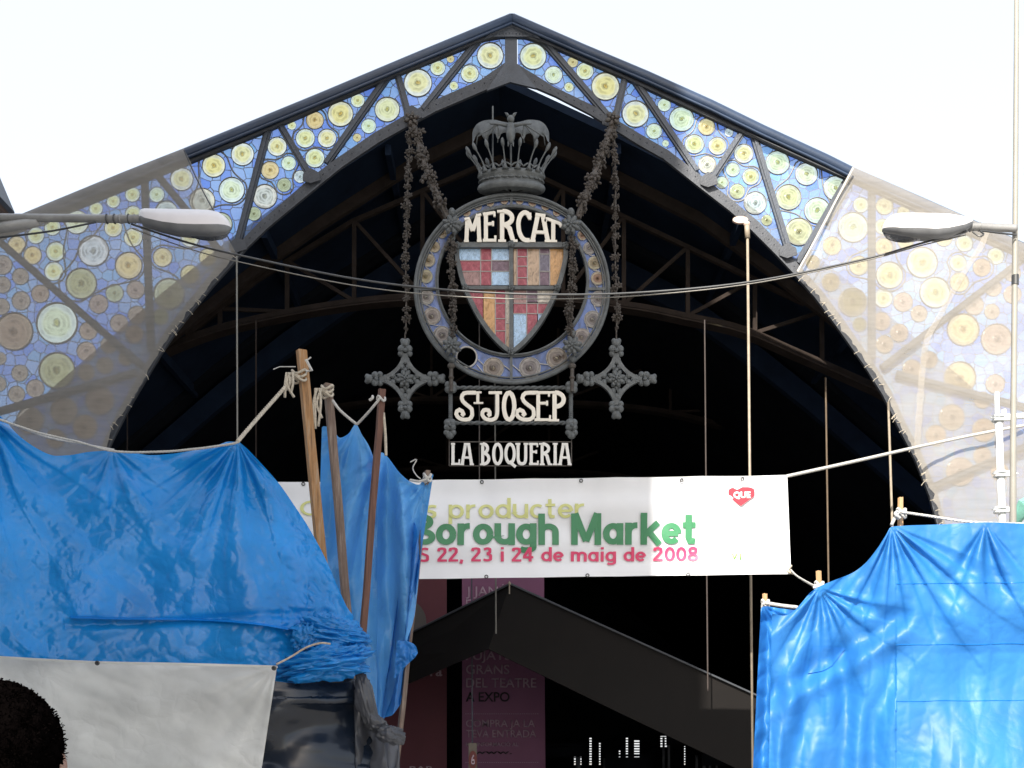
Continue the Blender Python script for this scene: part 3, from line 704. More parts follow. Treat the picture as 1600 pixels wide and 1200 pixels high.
# ---------------------------------------------------------------- hanging emblem
ED = 18.55
emb = empty('hanging_emblem', P(799, 600, ED), 'round iron emblem with a crown and a glass coat of arms, reading MERCAT', 'emblem')
def ell_pts(cx, cy, rx, ry, n=96): return arc(cx, cy, rx, ry, 0, 360-360/n, n-1)
OC, OR_ = (800, 451), (151, 147); IC, IR = (800.5, 438.5), (118, 117)
m = MB()
m.ribbon(ell_pts(*OC, OR_[0]-2, OR_[1]-2), 7, ED-.04, .07, closed=True); m.tube([P(x, y, ED-.05) for x, y in ell_pts(*OC, OR_[0], OR_[1])], .028, 8, closed=True)
m.tube([P(x, y, ED-.03) for x, y in ell_pts(*OC, OR_[0]-8, OR_[1]-8)], .014, 6, closed=True)
m.ribbon(ell_pts(*IC, IR[0], IR[1]), 5, ED-.04, .07, closed=True); m.tube([P(x, y, ED-.05) for x, y in ell_pts(*IC, IR[0]-1, IR[1]-1)], .018, 8, closed=True)
for (a, b) in (((646, 451), (684, 451)), ((918, 451), (955, 451)), ((799, 553), (799, 600)), ((799, 304), (799, 324))): m.ribbon([a, b], 4, ED-.045, .06)
ringf = m.build('ring_frame', CAST, emb)
ringR = [(711,342,6,'k'),(729,332,6.5,'k'),(747,323,6,'c'),(766,317,6,'k'),(788,313.5,6,'k'),(812,313.5,6,'k'),(832,317,6,'k'),(852,323,6,'k'),(870,332,6,'k'),(887,345,6,'k'),(910,368,7.5,'k'),
 (921,388,9.5,'s'),(929,411,10.5,'h'),(934,435,10.5,'k'),(935,467,12,'s'),(926,499,13,'s'),(909,527,13.5,'s'),(691,365,7.5,'h'),(679,386,8.5,'h'),(670,407,10,'h'),(665.5,432,10.5,'h'),(666,464,12,'c'),(675,494,13.5,'c'),
 (691,524,14,'s'),(771,575,16,'s'),(828,575,16.5,'c'),(870,560,16.5,'s'),(729,558,16,'x')]
RG2 = dict(k='copper', h='honey', s='smoke', c='smoke')
outer = ell_pts(*OC, OR_[0]-4, OR_[1]-4); inner = ell_pts(*IC, IR[0]+2, IR[1]+2)
RINGB = tint("blue ring glass", (.075, .14, .38), .2, .92, .45, 5)
m = MB()           # annulus with round openings: two halves
for half in (0, 1):
    a0, a1 = (90, 270) if half == 0 else (-90, 90)
    po = arc(*OC, OR_[0]-4, OR_[1]-4, a0, a1, 60)+list(reversed(arc(*IC, IR[0]+2, IR[1]+2, a0, a1, 60)))
    hs = [(x, y, r) for x, y, r, k in ringR if (x < 800) == (half == 0)]
    q = region(po, hs, 22, lambda x, y: ED)
    m.add(q.v, q.f)
m.build('ring_glass', RINGB, ringf)
RMr = {k: roundel_mesh('ring_roundel', [RK[k], LEADL]) for k in ('smoke', 'honey', 'copper')}
for x, y, r, k in ringR:
    if k == 'x':
        mm = MB(); mm.tube([P(a, b, ED-.02) for a, b in ell_pts(x, y, r, r, 40)], .014, 6, closed=True); mm.build('empty_roundel_rim', LEADL, ringf); continue
    o = col(bpy.data.objects.new('ring_roundel', RMr[RG2[k]])); o.location = P(x, y, ED-.01); s = r*ED/F; o.scale = (s, s*1.3, s); o.rotation_euler = (0, random.random()*6, 0); par(o, ringf)
m = MB()           # leading that snakes between the ring roundels
for L_ in (ringR[11:17], ringR[17:24]):
    for a, b in zip(L_, L_[1:]):
        if abs(a[0]-b[0]) > 60 or abs(a[1]-b[1]) > 60: continue
        d = math.hypot(b[0]-a[0], b[1]-a[1]); ux, uy = (b[0]-a[0])/d, (b[1]-a[1])/d
        m.tube([P(a[0]+ux*a[2]-uy*4, a[1]+uy*a[2]+ux*4, ED-.02), P(b[0]-ux*b[2]+uy*4, b[1]-uy*b[2]-ux*4, ED-.02)], .007, 5)
for a, b in (((747, 562), (757, 572)), ((786, 570), (799, 580)), ((812, 580), (800, 570)), ((842, 568), (856, 570)), ((757, 585), (745, 570)), ((887, 560), (897, 545))): m.tube([P(*a, ED-.02), P(*b, ED-.02)], .009, 5)
m.build('ring_leading', LEADL, ringf)
# shield
SHL = [(714, 383), (714, 398), (717, 415), (722, 435), (729, 455), (738, 474), (748, 493), (760, 511), (773, 527), (786, 540), (799, 550)]
SHR = [(1598-x, y) for x, y in SHL]; shp = ease(SHL, 40)+ease(SHR[::-1], 40)[1:]
SH = SHL+SHR[::-1][1:]
m = MB(); m.ribbon(shp, 7, ED-.08, .14); m.ribbon([(712, 382.5), (887, 382.5)], 7, ED-.085, .14)
m.ribbon([(799, 386), (799, 547)], 6, ED-.07, .12); m.ribbon([(727, 449), (871, 449)], 5.5, ED-.075, .12)
for x, y in ((799, 381), (799, 449), (727, 449), (871, 449), (714, 383), (884, 383), (799, 549)):
    for k in range(5): a = k*2*PI/5; m.ell(P(x+math.cos(a)*3.2, y+math.sin(a)*3.2, ED-.10), (.028, .03, .028), 6, 4)
    m.ell(P(x, y, ED-.13), (.018, .02, .018), 6, 4)
shf = m.build('shield_frame', CAST, emb)
def clip(poly, a, b):      # keep the part left of a->b
    out = []
    def s(p): return (b[0]-a[0])*(p[1]-a[1])-(b[1]-a[1])*(p[0]-a[0])
    for i in range(len(poly)):
        p, q = poly[i-1], poly[i]; sp, sq = s(p), s(q)
        if sp >= 0: out.append(p)
        if (sp >= 0) != (sq >= 0): t = sp/(sp-sq); out.append((lerp(p[0], q[0], t), lerp(p[1], q[1], t)))
    return out
shc = SHL+SHR[::-1][1:]
def area(p): return sum(p[i-1][0]*p[i][1]-p[i][0]*p[i-1][1] for i in range(len(p)))/2
if area(shc) < 0: shc = shc[::-1]
GL = {'b': tint("milky blue glass", (.42, .60, .82), .2, .95), 'r': tint("ruby glass", (.36, .06, .09), .18, .95), 'p': tint("plum glass", (.17, .10, .14), .18, .95),
      'o': tint("orange streaky glass", (.56, .30, .11), .2, .95, .8, 14), 'w': tint("white cathedral glass", (.60, .54, .46), .2, .95), 't': tint("rose grey glass", (.36, .20, .19), .2, .95, .7, 16),
      'n': tint("tan streaky glass", (.48, .33, .22), .2, .95, .7, 12), 'u': tint("slate purple glass", (.15, .13, .18), .2, .95)}
panes = [(717,751,386,407,'b'),(751,768,386,407,'r'),(768,796,386,407,'b'),(717,751,407,424,'r'),(751,768,407,424,'r'),(768,796,407,424,'p'),(717,751,424,446,'t'),(751,768,424,446,'r'),(768,796,424,446,'b'),
 (802,808,386,446,'n'),(808,824,386,401,'r'),(808,824,401,416,'r'),(808,824,416,434,'r'),(808,824,434,446,'r'),(824,843,386,446,'n'),(843,859,386,397,'p'),(843,859,397,424,'u'),(843,859,424,446,'p'),(859,884,386,446,'o'),
 (725,755,452,560,'r'),(755,774,452,560,'o'),(774,790,452,474,'r'),(774,790,474,498,'r'),(774,790,498,517,'r'),(774,790,517,550,'r'),(790,796,452,505,'w'),(790,796,505,550,'n'),
 (802,823,452,474,'t'),(823,840,452,472,'p'),(840,868,452,473,'w'),(802,823,474,490,'r'),(823,840,474,490,'r'),(840,865,474,490,'r'),(802,823,490,550,'b'),(823,840,490,530,'r'),(840,856,490,510,'b')]
for x0, x1, y0, y1, k in panes:
    q = [(x0+.6, y0+.6), (x1-.6, y0+.6), (x1-.6, y1-.6), (x0+.6, y1-.6)]
    for i in range(len(shc)):
        q = clip(q, shc[i-1], shc[i])
        if len(q) < 3: break
    if len(q) >= 3:
        mm = MB(); mm.prism(q, ED-.01, ED+.01); mm.build('shield_pane', GL[k], shf)
m = MB(); q = [(x, y) for x, y in shc]
for x0, x1, y0, y1, k in panes:
    for (a, b) in (((x0, y0), (x1, y0)), ((x1, y0), (x1, y1))):
        if inpoly((a[0]+b[0])/2, (a[1]+b[1])/2, shc) and 383 < (a[1]+b[1])/2:
            n = 10; L_ = [(lerp(a[0], b[0], t/n), lerp(a[1], b[1], t/n)) for t in range(n+1)]; L_ = [p for p in L_ if inpoly(p[0], p[1], shc)]
            if len(L_) > 1: m.tube([P(*L_[0], ED-.015), P(*L_[-1], ED-.015)], .008, 5)
m.build('shield_leading', LEADL, shf)
# letters: strokes in a unit box (y up), drawn into a pixel box
S_ = .9
def serif(x, y, w=.26): return [(x-w/2, y), (x+w/2, y)]
GLY = {
 'M': [[(.16, 0), (.22, .98)], [(.22, .98), (.5, .42)], [(.5, .42), (.80, .98)], [(.80, .98), (.86, 0)], 's', serif(.16, .03), serif(.86, .03), serif(.16, .95, .2), serif(.86, .95, .2)],
 'E': [[(.30, 0), (.30, 1)], 't', [(.1, .955), (.88, .955)], [(.3, .60), (.78, .60)], [(.1, .05), (.92, .05)], 's', [(.86, .98), (.86, .82)], [(.9, 0), (.92, .2)], [(.76, .68), (.76, .52)]],
 'R': [[(.28, 0), (.28, 1)], arc(.30, .745, .44, .215, 90, -90, 12), [(.45, .52), (.62, .42), (.80, 0)], 's', serif(.28, .03, .36), serif(.84, .03, .3), serif(.20, .96, .3)],
 'C': [[(.92, .80), (.80, .93), (.60, .95), (.38, .84), (.26, .60), (.30, .34), (.46, .14), (.66, .05), (.90, .045)], 't', [(.92, .97), (.92, .74)]],
 'A': [[(.14, 0), (.40, .96)], [(.62, .96), (.86, 0)], 't', [(.28, .95), (.74, .95)], [(.25, .34), (.76, .34)], 's', serif(.14, .03, .3), serif(.86, .03, .3)],
 'T': [[(.5, 0), (.5, .97)], 't', [(.04, .80), (.12, .94), (.5, .95), (.88, .94), (.96, .80)], 's', serif(.5, .03, .44)],
 'L': [[(.30, 0), (.30, 1)], 't', [(.12, .05), (.90, .05)], 's', [(.90, 0), (.92, .26)], serif(.30, .96, .4)],
 'B': [[(.26, 0), (.26, 1)], arc(.28, .755, .36, .205, 90, -90, 10), arc(.28, .29, .46, .25, 90, -90, 10), 's', serif(.20, .96, .3), serif(.20, .03, .3)],
 'O': [arc(.5, .5, .30, .45, 0, 360, 28)],
 'Q': [arc(.5, .52, .30, .43, 0, 360, 28), [(.45, .18), (.62, .06), (.90, -.08)]],
 'U': [[(.24, 1), (.24, .30), (.32, .10), (.50, .05), (.68, .10), (.76, .30), (.76, 1)], 's', serif(.22, .96, .34), serif(.78, .96, .34)],
 'I': [[(.5, 0), (.5, 1)], 's', serif(.5, .96, .7), serif(.5, .03, .7)],
 'P': [[(.34, 0), (.34, 1)], arc(.36, .72, .40, .235, 90, -90, 12), 's', serif(.30, .03, .5), serif(.22, .96, .34)],
 'S': [[(.96, .95), (.62, .95), (.44, .93), (.34, .80), (.40, .66), (.60, .52), (.78, .40), (.80, .20), (.66, .06), (.42, .05), (.20, .12), (.10, .27), (.22, .38), (.38, .32), (.42, .22), (.34, .18)]],
 'J': [[(.78, .97), (.78, .30), (.70, .10), (.50, .04), (.26, .08), (.12, .24), (.22, .38), (.40, .36), (.46, .24), (.36, .18)], 't', [(.40, .95), (.98, .95)]],
}
def glyph(m, ch, x0, x1, yb, ytl, ytr, D, th, w):
    ww = w; k = 0
    for st in GLY[ch]:
        if st == 's': ww = w*.55; continue
        if st == 't': ww = w*.72; continue
        pts = []
        for gx, gy in st:
            X = lerp(x0, x1, gx); top = lerp(ytl, ytr, gx); pts.append((X, yb-(yb-top)*gy))
        if len(pts) > 4: pts = ease(pts, 26)
        m.ribbon(pts, ww, D-.0025*k, th); k += 1
for ch, x0, x1, yt0, yt1 in (('M', 724, 753, 341, 332), ('E', 752, 776, 333, 329), ('R', 775, 809, 328, 327), ('C', 803, 830, 327, 331), ('A', 827, 861, 331, 336), ('T', 851, 878, 338, 349)):
    mm = MB(); glyph(mm, ch, x0, x1, 377.5, yt0, yt1, ED-.09, .03, 6.8 if ch in 'RCA' else 6.3); mm.build('letter', CREAM, emb)
mm = MB(); mm.bar(P(722, 379.5, ED-.05), P(878, 379.5, ED-.05), .02, .03); mm.build('letter_rail', CAST, emb)
# crown
cc = P(799, 301, ED); k = ED/F
m = MB(); m.lathe([(.46, 0), (.505, .02), (.52, .055), (.505, .09), (.475, .11), (.47, .19), (.50, .205), (.52, .235), (.51, .265), (.475, .285), (.44, .285), (.44, .02), (0, .02), (0, 0), (.46, 0)], cc, 48, sy=.45)
for i in range(28):
    a = 2*PI*i/28; m.ell(cc+Vector((.48*math.cos(a), -0+.48*.45*math.sin(a), .15)), (.05, .025, .018), 8, 5, Matrix.Rotation(a+PI/2, 3, 'Z'))
crb = m.build('crown_band', CAST, emb, smooth=True)
for i in range(16):
    a = 2*PI*(i+.5)/16; u = Vector((math.cos(a), .5*math.sin(a), 0)); mm = MB()
    pr = [(.470, .25, .055), (.480, .30, .024), (.505, .36, .013), (.55, .44, .010), (.60, .51, .010), (.632, .55, .013), (.652, .575, .025), (.672, .61, .030), (.69, .645, .023), (.70, .67, .008)]
    mm.tube([cc+u*r+Vector((0, 0, z)) for r, z, _ in pr], [q for _, _, q in pr], 10)
    mm.build('crown_spike', CAST, crb, smooth=True)
m = MB()          # scalloped webs between the spikes
for i in range(16):
    L_ = []
    for t in range(9):
        a = 2*PI*(i+.5+t/8)/16; z = .30+.05*abs(math.cos(PI*t/8)); L_.append(cc+Vector((.482*math.cos(a), .235*math.sin(a), z)))
    m.tube(L_, .014, 6)
m.build('crown_scallops', CAST, emb, smooth=True)
# bat with spread wings over the crown
m = MB()
top = ease([(738, 222), (738, 208), (744, 195), (757, 188), (772, 187), (785, 190), (799, 192), (813, 190), (826, 187), (841, 188), (852, 195), (858, 208), (858, 222)], 61)
bot = []
for i in range(61):
    t = i/60; x = lerp(739, 857, t); base = 213+5*abs(2*t-1)**2
    sgm = (abs(t-.5)*2)*3; y = base-6*math.sin(PI*(sgm % 1)) if abs(t-.5) > .04 else 219; bot.append((x, y+ (4 if sgm % 1 < .12 or sgm % 1 > .88 else 0)))
NV = 8
for lay, off in ((0, 0), (1, .035)):
    vs_ = []
    for i in range(61):
        t = i/60
        for j in range(NV+1):
            v = j/NV; x, y = lerp(top[i][0], bot[i][0], v), lerp(top[i][1], bot[i][1], v)
            fold = .025*abs(math.sin(t*PI*6))
            D = ED-.30+.55*(2*t-1)**2*.6+(1-v)**2*.12+fold+off
            vs_.append(P(x, y, D))
    fs_ = [(i*(NV+1)+j, (i+1)*(NV+1)+j, (i+1)*(NV+1)+j+1, i*(NV+1)+j+1) for i in range(60) for j in range(NV)]
    m.add(vs_, fs_)
btw = m.build('bat', CAST, emb, smooth=True)
m = MB(); c_ = P(798, 207, ED-.36)
m.ell(c_, (.07, .07, .17), 12, 10); m.ell(c_+Vector((0, -.02, .19)), (.055, .06, .055), 12, 8)
for s_ in (-1, 1):
    m.tube([c_+Vector((s_*.03, -.02, .22)), c_+Vector((s_*.06, -.02, .27)), c_+Vector((s_*.09, -.02, .29))], [.025, .02, .003], 6)
    m.tube([c_+Vector((s_*.05, 0, .10)), c_+Vector((s_*.2, .02, .14)), c_+Vector((s_*.30, .05, .155)), c_+Vector((s_*.33, .05, .18))], [.03, .018, .014, .006], 6)
    for q in (.18, .34, .5): m.tube([c_+Vector((s_*.2, .03, .14)), c_+Vector((s_*q, .06+q*.2, .02)), c_+Vector((s_*(q+.02), .1+q*.25, -.08))], .011, 5)
    m.tube([c_+Vector((s_*.03, 0, -.14)), c_+Vector((s_*.04, -.02, -.22))], [.02, .008], 5)
m.build('body', CAST, btw, smooth=True)
m = MB(); m.tube([P(770, 166, ED+.05), P(770, 300, ED+.05)], .012, 6); m.tube([P(798, 215, ED-.2), P(799, 296, ED-.05)], .014, 6)
m.build('crown_rod', CAST, emb)
# rosettes and garlands
def flower(m, c, r, n=6, R=None, squash=.35):
    for i in range(n):
        a = 2*PI*i/n+.3; v = Vector((math.cos(a), -.15, math.sin(a)))*r*.58
        Q = Matrix.Rotation(-a, 3, 'Y')
        if R is not None: v = R @ v; Q = R @ Q
        m.ell(c+v, (r*.48, r*squash, r*.27), 6, 5, Q)
    f = Vector((0, -r*.35, 0)); f = R @ f if R is not None else f
    m.ell(c+f, (r*.22, r*.25, r*.22), 6, 4)
for x, y in ((706, 352), (892, 352), (706, 541), (894, 541)):
    m = MB(); c_ = P(x, y, ED-.2); flower(m, c_, .15, 8); flower(m, c_+Vector((0, -.05, 0)), .08, 6)
    m.ell(P(x, y-20, ED-.12), (.06, .06, .07), 8, 6); m.ell(P(x, y+20, ED-.12), (.055, .05, .06), 8, 6)
    m.build('rosette', CAST, emb)
# ring hangers down to the sign
for x in (705, 894):
    m = MB(); m.tube([P(x, 556, ED-.1), P(x, 612, ED-.1)], .03, 8); m.ell(P(x, 572, ED-.1), (.06, .06, .05), 10, 6); m.ell(P(x, 590, ED-.1), (.045, .045, .03), 8, 6); m.build('hanger', CASTB, emb)
BL = []
for q in range(4):
    mm = MB()
    for i in range(5):
        a = 2*PI*i/5+q; R_ = Matrix.Rotation(random.uniform(-.5, .5), 3, 'X') @ Matrix.Rotation(random.uniform(-.6, .6), 3, 'Z') @ Matrix.Rotation(random.uniform(0, 3), 3, 'Y')
        v = Vector((math.cos(a)*.5, math.sin(a)*.5, random.uniform(-.4, .4))); flower(mm, v, .62, 5, R_, .3)
    BL.append(mm)
def garland(name, pts, n, r0, label, group='iron flower garlands', mt=None, rod=None):
    path = cat3([Vector(p) for p in pts], 12)
    L = [0]
    for a, b in zip(path, path[1:]): L.append(L[-1]+(b-a).length)
    e = empty(name, path[-1], label, 'garland', group)
    m = MB(); m.tube(path[::4]+[path[-1]], .012 if rod is None else rod, 6); m.build('wire', CASTB, e)
    for i in range(n):
        t = L[-1]*(i+.5)/n; k = max(0, min(len(path)-2, next((j for j in range(len(L)-1) if L[j+1] >= t), 0))); c = path[k].lerp(path[k+1], (t-L[k])/max(L[k+1]-L[k], 1e-6))
        s = r0*(.78+.45*(.5+.5*math.sin(i*2.3))*random.uniform(.8, 1.1))*(1 if 1 <= i < n-1 else .7)
        b = BL[i % 4]; me = B_ME[i % 4]
        o = col(bpy.data.objects.new('blossom', me)); o.location = c; o.scale = (s, s, s*.95); o.rotation_euler = (random.uniform(-.3, .3), random.uniform(0, 6), random.uniform(0, 6)); par(o, e)
B_ME = []
for b in BL:
    me = bpy.data.meshes.new('blossom'); me.from_pydata(b.v, [], b.f); me.materials.append(CASTB); B_ME.append(me)
GD = ED-.05
garland('garland', [P(641, 190, 18.8), P(637, 300, GD), P(634, 400, GD), P(635, 480, GD), P(634, 522, GD)], 22, .076, 'straight flower garland hanging outside the ring on the left, down to a cross')
garland('garland', [P(959, 195, 18.8), P(962, 300, GD), P(961, 400, GD), P(964, 480, GD), P(963, 520, GD)], 22, .076, 'straight flower garland hanging outside the ring on the right, down to a cross')
garland('garland', [P(644, 188, 18.8), P(660, 245, 18.65), P(678, 295, GD), P(700, 340, GD-.05)], 11, .118, 'slanting flower garland from the left strut foot to the ring', rod=.05)
garland('garland', [P(957, 193, 18.8), P(940, 245, 18.65), P(920, 295, GD), P(903, 340, GD-.05)], 11, .118, 'slanting flower garland from the right strut foot to the ring', rod=.05)
garland('garland', [P(706, 365, GD-.1), P(705, 430, GD-.1), P(709, 490, GD-.1), P(707, 532, GD-.12)], 13, .088, 'flower garland inside the ring, left of the shield')
garland('garland', [P(893, 365, GD-.1), P(895, 430, GD-.1), P(890, 490, GD-.1), P(893, 532, GD-.12)], 13, .088, 'flower garland inside the ring, right of the shield')
for x in (643, 957):
    m = MB(); flower(m, P(x, 186, 18.75), .12, 6); tag(m.build('hook_rosette', CASTB), 'rusty iron rosette where the garlands meet the arch, on the %s' % ('left' if x < 800 else 'right'), 'ornament', 'rosettes on the arch')
# pendant crosses
def trefoil(m, cx, cy, dx, dy, D, s=1.0):
    nx, ny = -dy, dx
    for (t, o, r) in ((2, 6, 6.5), (2, -6, 6.5), (-6, 7, 5.5), (-6, -7, 5.5), (11, 0, 7.5), (15, 4, 4.5), (15, -4, 4.5)):
        m.ell(P(cx+(dx*t+nx*o)*s, cy+(dy*t+ny*o)*s, D-.01*(t % 3)), (r*.0095*s, .045, r*.0095*s), 8, 6)
    m.ell(P(cx, cy, D-.05), (.035, .03, .035), 8, 5)
def cross(px, label):
    py = 592; D = ED; e = empty('pendant_cross', P(px, py+62, D), label, 'pendant', 'openwork crosses beside the emblem')
    m = MB(); R0 = 40
    for a in range(4):
        a0 = math.radians(90*a); d1 = (math.cos(a0), math.sin(a0)); d2 = (-d1[1], d1[0])
        L_ = []
        for t in range(13):
            u = t/12; bx = (1-u)**2*d1[0]*R0+2*u*(1-u)*(d1[0]+d2[0])*R0*.20+u*u*d2[0]*R0; by = (1-u)**2*d1[1]*R0+2*u*(1-u)*(d1[1]+d2[1])*R0*.20+u*u*d2[1]*R0
            L_.append((px+bx, py+by))
        m.ribbon(L_, 6, D-.04-.002*a, .08)
    m.build('frame', CAST, e)
    for a in range(4):
        a0 = math.radians(90*a); d = (math.cos(a0), math.sin(a0)); mm = MB(); trefoil(mm, px+d[0]*45, py+d[1]*45, d[0], d[1], D-.02, .95)
        mm.build('trefoil', CAST, e)
    mm = MB(); flower(mm, P(px, py, D-.03), .14, 8); flower(mm, P(px, py, D-.08), .07, 6)
    for a in range(4):
        a0 = math.radians(90*a); d = (math.cos(a0), math.sin(a0)); n_ = (-d[1], d[0])
        for t, o, r in ((19, 5, 5), (19, -5, 5), (27, 0, 5), (14, 0, 4), (31, 3.5, 3.5), (31, -3.5, 3.5)):
            mm.ell(P(px+d[0]*t+n_[0]*o, py+d[1]*t+n_[1]*o, D-.02), (r*.0095, .03, r*.0095), 7, 5)
    mm.build('rosette', CAST, e)
    mm = MB(); mm.tube([P(px, 520, D), P(px, 534, D)], .012, 6); mm.build('hook', CASTB, e)
cross(633, 'openwork cast iron cross pendant hanging left of the St Josep sign')
cross(963, 'openwork cast iron cross pendant hanging right of the St Josep sign')
# signs below the ring
sj = empty('lettered_sign', P(797, 686, ED), 'white ST JOSEP letters in a twisted iron frame with leaf corners', 'sign', 'lettered signs under the emblem')
def twist(m, a, b, r=.028):
    A, B = P(*a, ED), P(*b, ED); n = 60; t_ = (B-A).normalized(); u = t_.cross(Vector((0, 1, 0))); v_ = Vector((0, 1, 0))
    for ph in (0, PI): m.tube([A.lerp(B, i/n)+(u*math.cos(i*.9+ph)+v_*math.sin(i*.9+ph))*r*.55 for i in range(n+1)], r*.75, 6)
for (a, b) in (((703, 606), (893, 606)), ((703, 661), (893, 661)), ((704, 606), (704, 661)), ((892, 606), (892, 661))):
    m = MB(); twist(m, a, b); m.build('frame_bar', CAST, sj, smooth=True)
for x, y in ((704, 605), (893, 605), (703, 664), (893, 664)):
    m = MB()
    for i in range(4): a = PI/4+i*PI/2; m.ell(P(x+math.cos(a)*5, y+math.sin(a)*5, ED-.05), (.06, .05, .06), 8, 6)
    m.ell(P(x, y, ED-.09), (.03, .03, .03), 8, 5)
    if y > 640:
        for dx, dy, r in ((-5, 12, .05), (5, 12, .05), (0, 16, .065)): m.ell(P(x+dx, y+dy, ED-.04), (r, .04, r), 8, 6)
    m.build('leaf_corner', CAST, sj)
for ch, x0, x1, yt, yb in (('S', 709, 745, 611, 658), ('J', 749, 785, 611, 658), ('O', 782, 809, 611, 658), ('S', 803, 842, 611, 658), ('E', 832, 862, 611, 658), ('P', 855, 889, 611, 658)):
    mm = MB(); glyph(mm, ch, x0, x1, yb, yt, yt, ED-.04, .03, 6.6 if ch in 'OP' else 5.8); mm.build('letter', CREAM, sj)
mm = MB(); glyph(mm, 'I', 738, 755, 630, 612, 612, ED-.035, .04, 4.5); mm.ribbon([(740, 629.5), (755, 629.5)], 2.5, ED-.045, .03); mm.build('letter', CREAM, sj)
lb = empty('lettered_sign', P(797, 728, ED), 'white LA BOQUERIA letters in a thin iron frame, lowest sign above the banner', 'sign', 'lettered signs under the emblem')
m = MB()
for (a, b) in (((702, 690.5), (893, 690.5)), ((702, 728), (893, 728)), ((702, 675), (702, 728)), ((893, 675), (893, 728))): m.bar(P(*a, ED), P(*b, ED), .014, .02)
m.build('frame', CASTB, lb)
xs = [('L', 703, 719), ('A', 719, 740), ('B', 749, 769), ('O', 767, 788), ('Q', 786, 808), ('U', 804, 827), ('E', 825, 842), ('R', 841, 863), ('I', 862, 873), ('A', 872, 893)]
for ch, x0, x1 in xs: mm = MB(); glyph(mm, ch, x0, x1, 726.5, 692, 692, ED-.02, .025, 4.7); mm.build('letter', CREAMW, lb)

# ---------------------------------------------------------------- text (built-in font, turned to mesh)
def text(name, s, px0, px1, ybase, cap, D, mt, parent, bold=0, slant=0, ext=.002, ang=0):
    """cap = cap height in px; the string is fitted between px0 and px1"""
    c = bpy.data.curves.new(name, 'FONT'); c.body = s; c.size = 1; c.offset = bold; c.extrude = 0; c.shear = slant; c.resolution_u = 4
    o = bpy.data.objects.new(name, c); sc.collection.objects.link(o)
    dg = bpy.context.evaluated_depsgraph_get(); me = bpy.data.meshes.new_from_object(o.evaluated_get(dg))
    bpy.data.objects.remove(o)
    xs = [v.co.x for v in me.vertices]; x0, x1 = min(xs), max(xs); sx = (px1-px0)*D/F/(x1-x0); sz = cap*D/F/.72
    b = P(px0, ybase, D)
    for v in me.vertices:
        X, Z = (v.co.x-x0)*sx, v.co.y*sz
        v.co = Vector((X*math.cos(ang)-Z*math.sin(ang), 0, X*math.sin(ang)+Z*math.cos(ang)))
    me.materials.clear(); me.materials.append(mt)
    bm = bmesh.new(); bm.from_mesh(me); r = bmesh.ops.extrude_face_region(bm, geom=bm.faces[:]); bmesh.ops.translate(bm, vec=(0, -ext, 0), verts=[e for e in r['geom'] if isinstance(e, bmesh.types.BMVert)])
    bm.to_mesh(me); bm.free(); me.name = name
    o = col(bpy.data.objects.new(name, me)); o.location = b; return par(o, parent)
INK = {k: paint(k+" ink", c, .45, .04, 3) for k, c in dict(olive=(.56, .57, .22), green=(.035, .20, .085), crimson=(.62, .04, .13), red=(.75, .02, .04), lime=(.25, .55, .12)).items()}
def ridge(x): return 1-abs((x % 2)-1)
def fan(x, y, ax, ay, n, amp, fall, a0=0, a1=180, ph=0):
    dx, dy = x-ax, y-ay; d = math.hypot(dx, dy); a = math.degrees(math.atan2(dy, dx))
    wob = nz(d*.006, a*.02, ph)*1.1
    g_ = max(0, min(1, (a-a0+12)/12))*max(0, min(1, (a1+12-a)/12))
    s = math.sin(a/180*n*PI+ph+wob*1.8); s = (abs(s)**.6)*(1 if s > 0 else -1)
    return amp*s*min(d/45, 1)*math.exp(-d/fall)*g_
def crum(x, y, s, z=0):
    a = 1-abs(nz(x/s, y/s, z))*2.6; b = 1-abs(nz(x/s*2.1+5, y/s*2.1, z+9))*2.6
    return a*.6+b*.4
# ---------------------------------------------------------------- the Borough Market banner
bn = empty('street_banner', P(835, 905, 17), 'white vinyl banner reading Borough Market, stretched across the entrance below the emblem', 'banner')
BDp = 17.0
def bdep(x, y): return BDp+.05*math.sin((x-400)*.0075)*math.sin(y*.02)+.012*math.sin(y*.12+x*.004)+nz(x*.02, y*.006, 8)*.035+fan(x, y, 1230, 742, 13, .02, 120, 90, 180)+fan(x, y, 1236, 897, 13, .02, 120, 180, 270)
m = MB(); NX, NY = 90, 18; tl, tr, br, bl = (430, 753), (1230, 742), (1236, 897), (432, 908)
vs_ = []
for j in range(NY+1):
    for i in range(NX+1):
        u, v = i/NX, j/NY; x = lerp(lerp(tl[0], tr[0], u), lerp(bl[0], br[0], u), v); y = lerp(lerp(tl[1], tr[1], u), lerp(bl[1], br[1], u), v)
        sag = 3.2*math.sin(PI*((u*6) % 1))*((1-v)*.5+v*-.25)*.5; vs_.append(P(x, y+sag, bdep(x, y)))
m.add(vs_, [(j*(NX+1)+i, j*(NX+1)+i+1, (j+1)*(NX+1)+i+1, (j+1)*(NX+1)+i) for j in range(NY) for i in range(NX)])
m.build('vinyl_sheet', BANN, bn, smooth=True)
for x, yt in ((474, 753), (753, 750), (908, 748), (1065, 747), (1160, 745), (760, 905), (918, 903), (1075, 901)):
    m = MB(); c_ = P(x, yt+ (3 if yt < 800 else -4), bdep(x, yt)-.01); m.tube([c_+Vector((.022*math.cos(a), 0, .022*math.sin(a))) for a in [i*PI/6 for i in range(12)]], .007, 5, closed=True); m.build('eyelet', WIRE, bn)
TD = BDp-.016
